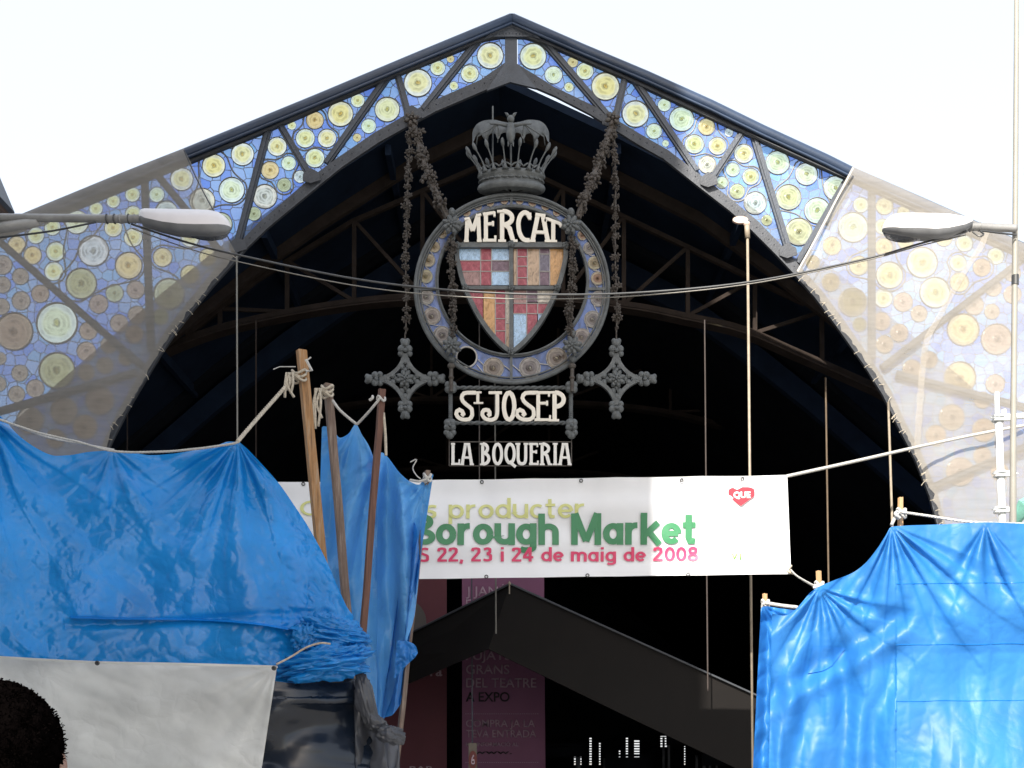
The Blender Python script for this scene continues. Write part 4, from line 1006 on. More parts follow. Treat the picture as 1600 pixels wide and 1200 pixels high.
def sfont(ch, w):
    """stroke letters, x-height .70, caps 1; returns advance and centre lines"""
    h = w/2; X = .70; cy = X/2; rx = .30-h; ry = X/2-h; c = .30
    o = arc(c, cy, rx, ry, 0, 360, 28)
    T = {
     'o': (.60, [o]), 'p': (.62, [[(h, X), (h, -.26)], o]), 'd': (.62, [[(.60-h, 1), (.60-h, 0)], o]), 'b': (.62, [[(h, 1), (h, 0)], o]), 'q': (.62, [[(.60-h, X), (.60-h, -.26)], o]),
     'g': (.62, [[(.60-h, X), (.60-h, -.08)]+arc(c, -.06, rx, .20-h, 0, -150, 12)[1:], o]), 'a': (.62, [[(.60-h, X*.98), (.60-h, 0)], o]),
     'r': (.42, [[(h, X), (h, 0)], arc(.34, X-.34+h*.2, .34-h, .34-h, 180, 85, 10)]), 'u': (.60, [[(h, X), (h, .28)]+arc(c, .28, rx, .28-h, 180, 360, 14)+[(.60-h, X)], [(.60-h, X), (.60-h, 0)]]),
     'h': (.60, [[(h, 1), (h, 0)], [(h, .40)]+arc(c, .42, rx, .28-h, 180, 0, 14)+[(.60-h, 0)]]), 'm': (.92, [[(h, X), (h, 0)], arc(.26, .44, .26-h, .26-h, 180, 0, 12)+[(.52-h, 0)], arc(.52+.20-h, .44, .26-h*.9, .26-h, 180, 0, 12)+[(.98-2*h, 0)]]),
     'c': (.55, [arc(c, cy, rx, ry, 48, 312, 22)]), 'e': (.60, [[(c-rx, cy), (c+rx, cy)], arc(c, cy, rx, ry, 0, 318, 26)]), 's': (.50, [[(.44, X-h-.03), (.27, X-h), (h+.02, X-h-.08), (h+.03, cy+.05), (.26, cy), (.45-h, cy-.08), (.45-h, h+.08), (.24, h), (.04, h+.04)]]),
     't': (.42, [[(.17, .94), (.17, .22), (.21, h+.02), (.36, h)], [(.0, X-h*.8), (.38, X-h*.8)]]), 'k': (.58, [[(h, 1), (h, 0)], [(.52, X), (h, .28)], [(.24, .42), (.56, 0)]]), 'i': (.26, [[(.13, X), (.13, 0)], [(.13, 1), (.13, 1-w*.9)]]),
     'B': (.70, [[(h, 1), (h, 0)], [(h, 1-h), (.36, 1-h)]+arc(.38, .755, .24-h*.6, .245-h, 88, -88, 12)+[(h, .53)], [(h, .52), (.40, .52)]+arc(.41, .27, .27-h*.6, .26-h, 88, -88, 12)+[(h, h)]]),
     'M': (.90, [[(h, 0), (h, 1)], [(h+.02, 1), (.44, .12)], [(.44, .12), (.86-h, 1)], [(.88-h, 1), (.88-h, 0)]]),
     'S': (.62, [[(.52, 1-h-.04), (.32, 1-h), (h+.02, .84), (h+.03, .62), (.30, .51), (.56-h, .40), (.56-h, .16), (.28, h), (.03, h+.05)]]),
     'C': (.72, [arc(.42, .5, .42-h, .5-h, 45, 315, 26)]),
     '2': (.58, [[(h, .72), (.10, 1-h-.04), (.28, 1-h), (.52-h, .86), (.52-h, .66), (.10, .16), (h*.8, h)], [(0, h), (.54, h)]]), '3': (.58, [[(h, 1-h-.08), (.26, 1-h), (.50-h, .86), (.50-h, .66), (.24, .54)], [(.24, .54), (.54-h, .42), (.54-h, .16), (.26, h), (h*.6, .14)]]),
     '4': (.62, [[(.40, 1), (.40, 0)], [(.38, .96), (.06, .34)], [(.0, .30), (.58, .30)]]), '0': (.60, [arc(c, .5, rx, .5-h, 0, 360, 28)]), '8': (.60, [arc(c, .26, rx, .27-h*.9, 0, 360, 22), arc(c, .75, rx*.85, .25-h*.8, 0, 360, 22)]),
     ',': (.24, [[(.12, .14), (.06, -.14)]]), ' ': (.30, [])}
    return T[ch]
def btext(nm, st, px0, px1, yb, cap, D, mt, parent, bold=.16, ang=0, gap=.06):
    x = 0; L_ = []
    for ch in st: a, ss = sfont(ch, bold); L_.append((x, ss)); x += a+gap
    x -= gap; kx = (px1-px0)/x
    m = MB(); q = 0
    for x0, ss in L_:
        for st_ in ss:
            pts = [(px0+(x0+gx)*kx, yb-gy*cap) for gx, gy in st_]
            if len(pts) > 4 and len(pts) < 12: pts = ease(pts, 28)
            pts = [(X, Y-(X-px0)*math.tan(ang)) for X, Y in pts]
            n = len(pts); wd = []          # stroke width follows the direction: wide verticals, thinner horizontals
            for i in range(n):
                a, b = pts[max(i-1, 0)], pts[min(i+1, n-1)]; dx, dy = abs(b[0]-a[0]), abs(b[1]-a[1]); l = math.hypot(dx, dy) or 1
                wd.append(bold*(cap*(dx/l)**2*.92+kx*(dy/l)**2))
            m.ribbon(pts, wd, D-.0004*(q % 5), .002); q += 1
    o = m.build(nm, mt, parent); wl = o.location+parent.location
    for v in o.data.vertices:           # the print lies on the vinyl and follows its waves
        w_ = v.co+wl; v.co.y += bdep(800+w_.x*F/w_.y, HY-(w_.z-CZ)*F/w_.y)-BDp
    return o
TA = math.radians(.45)
btext('lettering', 'C', 469, 497, 806, 24, TD, INK['olive'], bn, bold=.14, ang=TA)
btext('lettering', 's producter', 664, 915, 811, 32, TD, INK['olive'], bn, bold=.14, ang=TA)
btext('lettering', 'Borough Market', 642, 1090, 853, 49, TD-.003, INK['green'], bn, bold=.195, gap=.03, ang=TA)
btext('lettering', 'S 22, 23 i 24 de maig de 2008', 655, 1092, 878.5, 22, TD-.006, INK['crimson'], bn, bold=.17, gap=.05, ang=TA)
m = MB(); hp = ease([(1158, 790), (1147, 783), (1138, 774), (1138, 766), (1145, 762), (1152, 765), (1160, 761), (1170, 761), (1179, 765), (1179, 774), (1170, 781), (1158, 790)], 40)[:-1]
TD2 = bdep(1158, 774)-.012; m.prism(hp, TD2, TD2+.002); m.build('heart_mark', INK['red'], bn)
text('lettering', 'QUE', 1146, 1173, 778, 9.5, TD2-.002, BANN, bn, bold=.05, ang=TA)
text('lettering', 'V I', 1143, 1158, 874, 9, bdep(1150, 870)-.012, INK['lime'], bn, bold=.04, ang=TA)
def rope(name, pts, r, mt, label, cat='rope', group=None, n=10, lay=True):
    path = cat3([Vector(p) for p in pts], n); m = MB()
    if lay:
        path2 = cat3([Vector(p) for p in pts], n*5)
        for ph in (0, 2*PI/3, 4*PI/3):
            q = []
            for i, p in enumerate(path2):
                t = (path2[min(i+1, len(path2)-1)]-path2[max(i-1, 0)]).normalized(); a = t.cross(Vector((0, 1, .01))).normalized(); b = a.cross(t)
                q.append(p+(a*math.cos(i*.55+ph)+b*math.sin(i*.55+ph))*r*.27)
            m.tube(q, r*.36, 5)
    else: m.tube(path, r, 6)
    return tag(m.build(name, mt, smooth=True), label, cat, group)
rope('rope', [P(1230, 744, 17), P(1330, 722, 17.6), P(1440, 697, 18.3), P(1560, 672, 18.5), P(1700, 648, 18.6)], .024, ROPEW, 'thick white rope running from the banner corner up to the right edge', lay=False)
rope('rope', [P(1235, 890, 17), P(1245, 900, 16), P(1265, 912, 13), P(1283, 921, 10.2)], .022, ROPEW, 'pale rope from the lower right banner corner to a timber post')
rope('rope', [P(1236, 884, 16.98), P(1231, 892, 16.9), P(1240, 896, 16.9)], .02, ROPE, 'small hemp knot on the lower right corner of the banner', 'knot', lay=False)
# ---------------------------------------------------------------- posters and inner canopy
PR_ = paint("dark red poster", (.13, .022, .038), .6, .15, 1); PP = paint("plum poster", (.27, .095, .20), .6, .12, 1)
PT = paint("poster grey print", (.50, .34, .44), .6, .1); PG = paint("poster grey disc", (.10, .085, .08), .6, .1); PDK = paint("poster dark print", (.012, .01, .012), .6, .1); PTL = paint("poster light print", (.5, .36, .40), .6, .1)
rp = empty('poster', P(670, 1300, 26), 'tall dark red poster with a grey disc, hanging in the dark entrance', 'poster', 'posters in the entrance')
m = MB(); m.prism([(560, 880), (698, 880), (698, 1330), (560, 1330)], 26, 26.04); m.build('sheet', PR_, rp)
m = MB(); m.prism(arc(632, 972, 34, 36, 0, 350, 35), 25.98, 25.995); m.build('disc', PG, rp)
text('lettering', 'ra', 672, 691, 1056, 16, 25.99, PTL, rp, bold=.02)
text('lettering', 'BARCELONA'[:3], 640, 678, 1204, 7, 25.99, PTL, rp, bold=.02)
pp = empty('poster', P(787, 1300, 26), 'tall plum poster advertising theatre tickets in grey capitals', 'poster', 'posters in the entrance')
m = MB(); m.prism([(722, 880), (850, 880), (853, 1330), (722, 1330)], 26, 26.04); m.build('sheet', PP, pp)
for s, x0, x1, y, c, mt in (('J JANÉ', 728, 790, 931, 15, PT), ('EGEA', 728, 775, 951, 15, PT), ('PUJATS', 728, 798, 1031, 15, PT), ('GRANS', 728, 796, 1053, 15, PT), ('DEL TEATRE', 728, 838, 1074, 15, PT), ('A EXPO', 728, 796, 1096, 15, PDK),
                          ('COMPRA JA LA', 728, 836, 1136, 12, PT), ('TEVA ENTRADA', 728, 838, 1152, 12, PT), ('MÉS INFORMACIÓ AL', 728, 810, 1166, 6, PT), ('www.', 740, 800, 1178, 6, PDK)):
    text('lettering', s, x0, x1, y, c, 25.98, mt, pp, bold=.012)
m = MB()
for y in (1115, 1191):
    for i in range(34): m.prism([(727+i*3.4, y), (729+i*3.4, y), (729+i*3.4, y+.8), (727+i*3.4, y+.8)], 25.985, 25.998)
m.build('dotted_rule', PT, pp)
tg = empty('stall_number_sign', P(739, 1230, 22), 'small cream hanging sign with a red disc numbered 6', 'sign')
m = MB(); m.prism([(732, 1161), (745, 1161), (746, 1225), (732, 1225)], 22, 22.03); m.build('board', paint("cream board", (.16, .13, .10), .6), tg)
m = MB(); m.prism(arc(739, 1187, 6.5, 14, 0, 350, 28), 21.98, 21.995); m.build('disc', paint("red disc", (.16, .025, .02), .5), tg)
text('lettering', '6', 736, 742, 1195, 16, 21.97, PTL, tg, bold=.02)
m = MB(); m.tube([P(737, 900, 22), P(738, 1161, 22)], .012, 6); m.build('hanging_rod', IRON, tg)
CANF = paint("dark bronze fascia", (.0065, .005, .0045), .55, .35, 1.2, .08, 6, spec=.16)
cn = empty('entrance_canopy', P(795, 1339, 22), 'dark pitched canopy inside the entrance, below the banner', 'canopy')
def slabq(q, d0, d1, nm, mt=CANF): m = MB(); m.prism(q, d0, d1); return m.build(nm, mt, cn)
slabq([(797, 913), (1270, 1128), (1270, 1260), (1160, 1205), (960, 1110), (763, 1014)], 21, 21.1, 'fascia')
m = MB()
a = [P(797, 913, 21), P(763, 1014, 21), P(560, 1102, 23.5), P(560, 1030, 23.5)]; b = [p+Vector((0, .1, 0)) for p in a]
m.add(a+b, [(0,1,2,3),(7,6,5,4),(0,4,5,1),(1,5,6,2),(2,6,7,3),(3,7,4,0)]); m.build('fascia', CANF, cn)
m = MB(); m.tube([P(797, 912, 20.95), P(1272, 1127, 20.95)], .02, 6); m.tube([P(797, 912, 20.95), P(560, 1029, 23.45)], .02, 6); m.build('edge_trim', paint("canopy edge trim", (.05, .055, .065), .4), cn)
m = MB()
for y0, d0 in ((915, 21.12),):
    A = P(797, 915, d0); B = P(1272, 1132, d0); m.add([A, B, B+Vector((0, 7, 0)), A+Vector((0, 7, 0))], [(0,1,2,3)]); C_ = P(560, 1032, 23.6); m.add([A, C_, C_+Vector((0, 5, 0)), A+Vector((0, 7, 0))], [(3,2,1,0)])
m.build('roof_sheet', DARKW, cn)
m = MB(); m.tube([P(796, 908, 20.9), P(796, 928, 20.9)], .012, 6); m.ell(P(796, 912, 20.9), (.03, .03, .03), 8, 5); m.build('finial', ROD, cn)
# stall silhouettes in the depth of the hall
for i, (x0, x1, yt, d) in enumerate(((845, 905, 1168, 42), (950, 1010, 1185, 40), (1045, 1120, 1150, 44), (1100, 1190, 1180, 38))):
    e = empty('market_stall', P((x0+x1)/2, HY+CZ*F/d, d), ('dark stall frame deep in the hall, behind the poster edge', 'low dark stall frame deep in the hall, before the brightest slots', 'tall dark stall frame deep in the hall, right of the bright slots', 'wide dark stall frame nearest the right tarpaulin')[i], 'stall', 'stalls in the dark hall')
    for x in (x0, x1):
        for dy in (0, 1.5): m = MB(); m.bar(P(x, yt, d)+Vector((0, dy, 0)), P(x, HY+CZ*F/d, d)+Vector((0, dy, 0)), .08, .08); m.build('leg', IRON, e)
    m = MB(); a, b = P(x0-5, yt, d), P(x1+5, yt, d); c = (a+b)/2; m.box((c.x, d+.75, c.z+.1), ((b-a).x, 2.0, .08)); m.box((c.x, d-.2, c.z-.15), ((b-a).x, .04, .35)); m.build('awning', DARKW, e)
    m = MB(); c = P((x0+x1)/2, HY+.5*F/d, d); m.box((c.x, d+.7, .5), ((b-a).x*.9, 1.3, 1.0)); m.build('counter', DARKW, e)
# small lamps dotted in the hall roof are not lit; hanging rods in front of the arch
def rod(x0, y0, x1, y1, D, r, label, mt=ROD, group='thin rods hanging in the entrance'):
    m = MB(); m.tube([P(x0, y0, D), P(x1, y1, D)], r, 8); return tag(m.build('hanging_rod', mt), label, 'rod', group)
pl_ = empty('banner_pole', P(1176, 1100, 18.3), 'cream pole right of the emblem, capped with a pale disc under the arch', 'pole')
m = MB(); m.tube([P(1167, 348, 18.3), P(1168, 372, 18.3)], .04, 8); m.tube([P(1168, 372, 18.3), P(1176, 1200, 18.3)], .020, 10); m.build('shaft', ROD, pl_, smooth=True)
m = MB(); m.prism(arc(1157, 343, 12, 5.5, 30, 390, 20)[:-1], 18.5, 18.55); m.ell(P(1167, 350, 18.3), (.05, .05, .04), 10, 6); m.build('cap', paint("pale pink enamel", (.62, .45, .38), .4), pl_)
rod(370, 398, 371, 695, 18.5, .014, 'pale vertical wire from the left arch node down to the blue tarpaulin', WIREG)
rod(400, 500, 400, 740, 20.0, .013, 'faint rusty rod in the dark, right of the pale left wire', TRUSS)
rod(199, 630, 199, 760, 20.0, .012, 'faint rusty rod beside the left net edge', TRUSS)
rod(1290, 590, 1296, 1000, 20.2, .016, 'rusty rod hanging between the cream pole and the right net', paint("rusty tan rod", (.11, .075, .045), .6, .4, 4))
rod(1388, 628, 1400, 1000, 18.9, .019, 'cream rod hanging beside the right net edge')
rod(1101, 500, 1106, 1080, 20.6, .013, 'thin brown rod hanging just left of the cream pole', paint("brown rod", (.06, .045, .04), .6, .4, 4))
rod(749, 380, 749, 752, 19.1, .009, 'thin wire behind the emblem, left of its centre', paint("thin brown wire", (.14, .12, .11), .5))
rod(773, 560, 775, 990, 19.2, .013, 'pale wire behind the emblem, ending in a hook under the banner', WIREG)
# ---------------------------------------------------------------- cables and street lamps
LW = [P(205, 350, 9.2), P(290, 378, 9.3), P(370, 398, 9.4), P(550, 435, 9.5), P(700, 453, 9.55), P(850, 460, 9.5), P(1000, 457, 9.5), P(1175, 440, 9.4), P(1350, 405, 9.3), P(1440, 380, 9.2), P(1512, 361, 9.1)]
rope('overhead_cable', LW, .008, WIRE, 'dark cable sagging across the facade between the two street lamps', 'cable', 'cables between the street lamps', lay=False)
rope('overhead_cable', [p+Vector((0, .03, -.022-.02*math.sin(i*.6))) for i, p in enumerate(LW)], .0045, WIREG, 'thinner pale cable just below the dark one between the lamps', 'cable', 'cables between the street lamps', lay=False)
rope('overhead_cable', [P(-60, 378, 9.2), P(0, 371, 9.2), P(80, 361, 9.2), P(150, 347, 9.2)], .008, WIRE, 'black cable running from the left edge up to the left lamp arm', 'cable', lay=False)
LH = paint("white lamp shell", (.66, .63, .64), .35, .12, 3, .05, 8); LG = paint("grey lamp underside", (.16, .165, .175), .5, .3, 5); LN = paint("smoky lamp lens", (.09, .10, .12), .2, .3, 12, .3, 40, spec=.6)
ARM = paint("galvanised arm", (.30, .30, .30), .45, .3, 5, .1, 30, metal=.3)
def lamp(label, flip, x0, x1, D, arm, depth_dir):
    e = empty('street_lamp', P(x0, HY+CZ*F/D, D), label, 'street lamp', 'street lamps')
    W_ = x1-x0
    def X(u): return x0+W_*u if not flip else x1-W_*u
    # cross sections along the head: (u, top y, seam y, bottom y, half depth m)
    S = [(.0, 335, 338, 343, .06), (.02, 327, 337, 346, .10), (.06, 325.5, 340, 352, .15), (.25, 326, 346, 360, .19), (.42, 326.5, 349, 366, .20), (.6, 327, 350, 369, .20), (.76, 328, 350, 370, .19), (.86, 331, 350, 369, .17), (.93, 338, 351, 367, .14), (.975, 345, 353, 363, .09), (1, 352, 355, 359, .03)]
    if flip: S = [(.0, 343, 345, 352, .05), (.03, 341, 347, 357, .10), (.08, 338, 350, 362, .14), (.25, 334, 355, 371, .19), (.4, 333, 357, 374, .20), (.6, 332.5, 355.5, 373, .20), (.78, 332.5, 355, 369, .19), (.88, 335, 354.5, 366, .16), (.94, 341, 355, 365, .12), (.98, 349, 356, 363, .08), (1, 356, 359, 362, .03)]
    nk = 10
    def shell(y_of, mt, nm, lo):
        m = MB(); vs_ = []
        for u, t, s, b, h in S:
            for k in range(nk+1):
                a = PI*k/nk; c_ = math.cos(a); q = (s-t) if not lo else (b-s)
                yy = s-(math.sin(a)**.55)*q*(1 if not lo else -1) + (820*h*c_/D*.55)*(1 if c_ > 0 else .0); p = P(X(u), yy, D+h*c_); vs_.append(p)
        n_ = len(S); fs_ = [(i*(nk+1)+k, (i+1)*(nk+1)+k, (i+1)*(nk+1)+k+1, i*(nk+1)+k+1) for i in range(n_-1) for k in range(nk)]
        m.add(vs_, fs_); return m.build(nm, mt, e, smooth=True)
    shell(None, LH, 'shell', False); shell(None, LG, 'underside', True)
    m = MB(); c_ = P(X(.72), (369 if not flip else 372), D); m.ell(c_+Vector((0, -.02, .045)), (W_*.0048*.27, .17, .055), 20, 8, Matrix.Rotation(math.radians(2), 3, 'Y')); m.build('lens', LN, e, smooth=True)
    m = MB(); ap = cat3([Vector(p) for p in arm], 6); m.tube(ap, [.030]*len(ap), 12)
    for t in (1, 3, 6): 
        p = ap[t]; q = ap[t+1]; m.tube([p, p.lerp(q, .25)], .036, 10)
    m.build('arm', ARM, e, smooth=True)
    return e
e = lamp('shaded white street lamp reaching in from the left edge on a grey arm', False, 217, 361, 9.2, [P(222, 342, 9.2), P(190, 342, 9.2), P(110, 341, 9.25), P(0, 340, 9.3), P(-200, 339, 9.3)], 1)
m = MB(); m.tube([P(60, 345, 9.3), P(0, 356, 9.32), P(-200, 392, 9.35)], .042, 10); m.tube([P(-200, 330, 9.3), Vector((P(-200, 330, 9.3).x, 9.3, 0))], .09, 12); m.build('brace', ARM, e, smooth=True)
m = MB()
for x in (167, 179, 201): m.tube([P(x, 342, 9.2)+Vector((0, .033*math.cos(a), .033*math.sin(a))) for a in [k*PI/6 for k in range(12)]], .006, 5, closed=True)
m.build('cable_ties', WIRE, e)
e = lamp('brilliant white sunlit street lamp on the right, on a post at the right edge', True, 1378, 1520, 9.2, [P(1514, 355, 9.2), P(1530, 354.5, 9.2), P(1560, 356, 9.2), P(1588, 357, 9.2)], 1)
m = MB(); pth = [P(1589, -160, 9.25), P(1588, 100, 9.25), P(1586, 400, 9.25), P(1583, 700, 9.25)]; pth.append(Vector((pth[-1].x-.01, 9.25, 0)))
m.tube(pth, [.017, .019, .021, .023, .04], 14); m.build('post', paint("cream grey post", (.27, .26, .23), .5, .15, 3, .1, 20), e, smooth=True)
m = MB(); m.tube([P(1586.3, 430, 9.25), P(1586.2, 445, 9.25)], .027, 12); m.build('post_band', WIRE, e)
m = MB(); lp = [P(1520, 362, 9.15), P(1530, 369, 9.12), P(1537, 366, 9.12), P(1533, 361, 9.13), P(1560, 364, 9.15), P(1588, 367, 9.2)]; m.tube(cat3(lp, 6), .007, 5); m.build('loose_cable', WIRE, e)
# ---------------------------------------------------------------- scaffolding at the right edge
SCF = paint("white scaffold tube", (.66, .68, .68), .4, .15, 4, .1, 20)
sf = empty('scaffolding', P(1575, HY+CZ*F/12, 12), 'white scaffold tubes with couplers at the right edge, before the net', 'scaffolding')
m = MB(); m.tube([P(1557, 613, 12), P(1560, 700, 12)], .026, 10); m.tube([P(1560, 655, 12), P(1566, 815, 12), Vector((P(1575, 900, 12).x, 12, 0))], .036, 12); m.build('standard', SCF, sf, smooth=True)
m = MB(); m.tube([P(1568, 640, 12), P(1571, 655, 12)], .025, 8); m.tube([P(1598, 60, 12), P(1612, 400, 12), P(1620, 900, 12), Vector((P(1620, 900, 12).x, 12, 0))], .04, 10); m.build('standard', SCF, sf, smooth=True)
for y in (654, 741, 797):
    m = MB(); c_ = P(1563 if y > 700 else 1560, y, 12)
    for z in (-.02, .02): m.tube([c_+Vector((.055*math.cos(a), .055*math.sin(a), z)) for a in [i*PI/6 for i in range(12)]], .012, 6, closed=True)
    m.box(c_+Vector((.08, -.02, 0)), (.07, .05, .05)); m.tube([c_+Vector((-.09, -.03, 0)), c_+Vector((.16, -.03, 0))], .01, 6)
    m.build('coupler', SCF, sf)
m = MB(); m.tube([P(1560, 652, 12), P(1640, 648, 12)], .03, 10); m.tube([P(1560, 797, 12), P(1640, 797, 12)], .026, 10); m.build('ledger', SCF, sf, smooth=True)
m = MB()
for i in range(8): m.tube([P(1584+i*1.0+nz(i, 2)*6, 815, 11.9), P(1594+i*1.5, 785+i*2, 11.8), P(1625, 770+i*4, 11.9)], .03, 5)
tag(m.build('safety_mesh', paint("green safety mesh", (.16, .38, .32), .6, .3, 10)), 'scrap of green safety mesh bunched at the foot of the scaffold tubes', 'mesh')

# ---------------------------------------------------------------- tarpaulins
def sheet(name, top, bot, dfun, nu, nv, mt, parent=None, jig=0, left=None, label=None, thick=.0):
    T = ease(top, nu+1); B = ease(bot, nu+1); m = MB(); vs_ = []
    for i in range(nu+1):
        for j in range(nv+1):
            v = j/nv; x, y = lerp(T[i][0], B[i][0], v), lerp(T[i][1], B[i][1], v)
            x += nz(x*.05, y*.05, 33)*jig; y += nz(x*.05, y*.05, 77)*jig
            vs_.append(P(x, y, dfun(x, y, i/nu, v)))
    m.add(vs_, [(i*(nv+1)+j, i*(nv+1)+j+1, (i+1)*(nv+1)+j+1, (i+1)*(nv+1)+j) for i in range(nu) for j in range(nv)])
    return m.build(name, mt, parent, smooth=True, label=label)
def band(y, c, w): return math.exp(-((y-c)/w)**2)
blt = empty('blue_tarpaulin', P(270, 1075, 9), 'large shiny blue tarpaulin tied up over the left stall, with a bunched lower corner', 'tarpaulin')
def dL(x, y, u, v):
    D = 9.1+.22*math.sin((x-60)*.006)-.42*v-.10*math.sin(v*PI)
    D += .10*math.exp(-((x-370)/70)**2)*0
    D -= .16*math.exp(-((x-372)/110)**2)*math.exp(-max(0, y-690)/170)     # pulled to the tie
    D -= .10*math.exp(-((x-175)/90)**2)*math.exp(-max(0, y-705)/150)
    D += fan(x, y, 371, 688, 15, .050, 170, 20, 165, .4)+fan(x, y, 175, 702, 9, .030, 150, 20, 160, 1.1)+fan(x, y, -30, 640, 15, .045, 260, 10, 100, 2)
    D += .05*math.sin((x*.35-y*.9)*.032+nz(x*.01, y*.01)*3)*math.exp(-((x-260)/150)**2-((y-800)/90)**2)
    D += crum(x, y, 75, 1)*.020+crum(x, y, 26, 2)*.006*(.4+1.3*max(0, nz(x*.008, y*.008, 3)+.25))
    if x > 390: k = min(1, (x-390)/90); D += crum(x, y, 34, 5)*.045*k+k*k*.35*(x-390)/160
    D += .03*band(y, 968+8*math.sin(x*.01), 7)*(1 if x > 100 else 0)
    D -= .02*ridge(nz(x*.006, y*.009, 12)*4)*v
    return D
topL = [(-90, 590), (-40, 622), (0, 650), (30, 681), (60, 702), (85, 712), (110, 711), (140, 706), (176, 704), (205, 707), (235, 711), (268, 709), (305, 703), (338, 696), (356, 690), (372, 690), (385, 700), (410, 726), (437, 757), (460, 790), (481, 822), (500, 856), (514, 885), (527, 915), (542, 948), (552, 962)]
botL = [(-90, 1045), (0, 1042), (120, 1045), (250, 1052), (380, 1060), (430, 1072), (470, 1080), (520, 1076), (553, 1066)]
sheet('tarp_sheet', topL, botL, dL, 330, 200, TB, blt)
# a doubled strip (vertical) and the hem band lie just over the sheet
sheet('hem_band', [(110, 953), (200, 957), (300, 958), (400, 966), (480, 980)], [(110, 966), (200, 968), (300, 969), (400, 976), (480, 990)], lambda x, y, u, v: dL(x, y, u, v)-.014, 300, 10, TBH, blt)
# bunched corner
def bunch(m, C_, rad, seed, R_=None, NU=60, NV_=44, sharp=1.0, fl=(2.4, 2.4, .8)):
    vs_ = []; o_ = Vector((seed*3.1, seed*1.7, seed*5.3))
    for j in range(NV_+1):
        ph = PI*j/NV_
        for i in range(NU):
            th = 2*PI*i/NU; d = Vector((math.sin(ph)*math.cos(th), math.sin(ph)*math.sin(th), math.cos(ph)))
            q = Vector((d.x*fl[0], d.y*fl[1], d.z*fl[2]))
            r = 1+.26*noise.noise(d*1.4+o_)+sharp*(.42*abs(noise.noise(q*1.1+o_))-.26*abs(noise.noise(q*2.3+o_*2))+.13*abs(noise.noise(q*5+o_)))
            v = Vector((d.x*rad[0]*r, d.y*rad[1]*r, d.z*rad[2]*r)); vs_.append(C_+(R_ @ v if R_ is not None else v))
    m.add(vs_, [(j*NU+i, (j+1)*NU+i, (j+1)*NU+(i+1) % NU, j*NU+(i+1) % NU) for j in range(NV_) for i in range(NU)])
m = MB()
bunch(m, P(520, 992, 8.95), (.235, .15, .135), 3, Matrix.Rotation(math.radians(12), 3, 'Y'), 130, 90, 1.2, (1.0, 1.6, 3.4))
bunch(m, P(505, 1038, 8.85), (.30, .16, .115), 9, Matrix.Rotation(math.radians(-8), 3, 'Y'), 130, 90, 1.2, (1.1, 1.6, 3.2))
bunch(m, P(478, 1000, 8.86), (.085, .08, .10), 4, Matrix.Rotation(math.radians(35), 3, 'Y'), 80, 60, 1.6, (3.5, 3, 1.2))
m.build('bunched_corner', TB, blt, smooth=True)
rope('cord', [P(432, 1038, 8.6), P(455, 1026, 8.62), P(478, 1012, 8.63), P(500, 1005, 8.62), P(516, 1006, 8.63)], .012, ROPE, 'thin cord tying the bunched blue corner to the white sheet', 'cord')
# ropes along the top
rope('rope', [P(0, 656, 8.9), P(60, 676, 8.92), P(120, 690, 8.94), P(178, 705, 8.9), P(250, 706, 8.88), P(310, 701, 8.85), P(360, 694, 8.8), P(371, 691, 8.78)], .015, ROPEW, 'grey rope along the upper hem of the left blue tarpaulin')
rope('rope', [P(0, 655, 8.95), P(70, 682, 9.0), P(130, 694, 9.0), P(178, 703, 8.95)], .008, ROPEW, 'thin second line beside the hem rope near the left edge', lay=False)
rope('rope', [P(371, 690, 8.78), P(400, 656, 9.2), P(432, 620, 9.6), P(458, 590, 9.85)], .026, ROPE, 'taut beige rope from the tarpaulin peak up to the tallest timber post')
# posts
def post(name, x0, y0, x1, y1, wpx, D, mt, label, tap=1.0, depth=.1, D1=None):
    a, b = P(x1, y1, D1 or D), P(x0, y0, D); t = (b-a).normalized()
    if y1 < 1300: 
        k = a.z/(a-b).z if abs((a-b).z) > .01 else 0; a2 = a-t*abs(a.z/t.z)
    else: a2 = a
    m = MB(); n = 14; w_ = wpx*D/F; vs_ = []; fs_ = []
    R_ = Matrix.Rotation(math.radians(28), 3, 'Z')
    for i in range(n+1):
        c = a2.lerp(b, i/n); s = 1+nz(i*.9, x0)*.10
        for (p, q) in ((-1, -1), (-.86, -1), (.86, -1), (1, -1), (1, 1), (-1, 1)):
            v = R_ @ Vector((p*w_*.33*s, q*w_*.30*s, 0)); vs_.append(c+v+Vector((nz(i*.5, x0, 3)*.006, 0, (random.random()*.01 if i == n else 0))))
    for i in range(n):
        for k in range(6): fs_.append((i*6+k, i*6+(k+1) % 6, (i+1)*6+(k+1) % 6, (i+1)*6+k))
    fs_.append(tuple(n*6+k for k in range(6))); fs_.append(tuple(range(5, -1, -1)))
    m.add(vs_, fs_); return tag(m.build(name, mt), label, 'post', 'timber posts carrying the tarpaulins')
post('timber_post', 471, 549, 503, 880, 21, 9.9, W1, 'tallest timber post, sunlit orange in its wood colour, beside the left blue tarpaulin')
post('timber_post', 512, 601, 536, 880, 17, 10.1, W2, 'grey weathered timber post second from the left, wrapped with rope at its top')
post('timber_post', 597, 609, 566, 1000, 14, 9.8, W3, 'thin dark brown post leaning in front of the pale blue tarpaulin')
post('timber_post', 668, 736, 640, 1000, 11, 10.3, W2, 'short post stub at the right tip of the pale blue tarpaulin')
post('timber_post', 1407, 778, 1409, 1000, 9.5, 8.6, W4, 'orange post stub highest on the right blue tarpaulin')
post('timber_post', 1279, 893, 1281, 1000, 9, 8.8, W4, 'orange post stub in the middle of the right tarpaulin slope')
post('timber_post', 1195, 929, 1196, 1000, 8, 9.2, W4, 'short orange post stub at the left tip of the right tarpaulin')
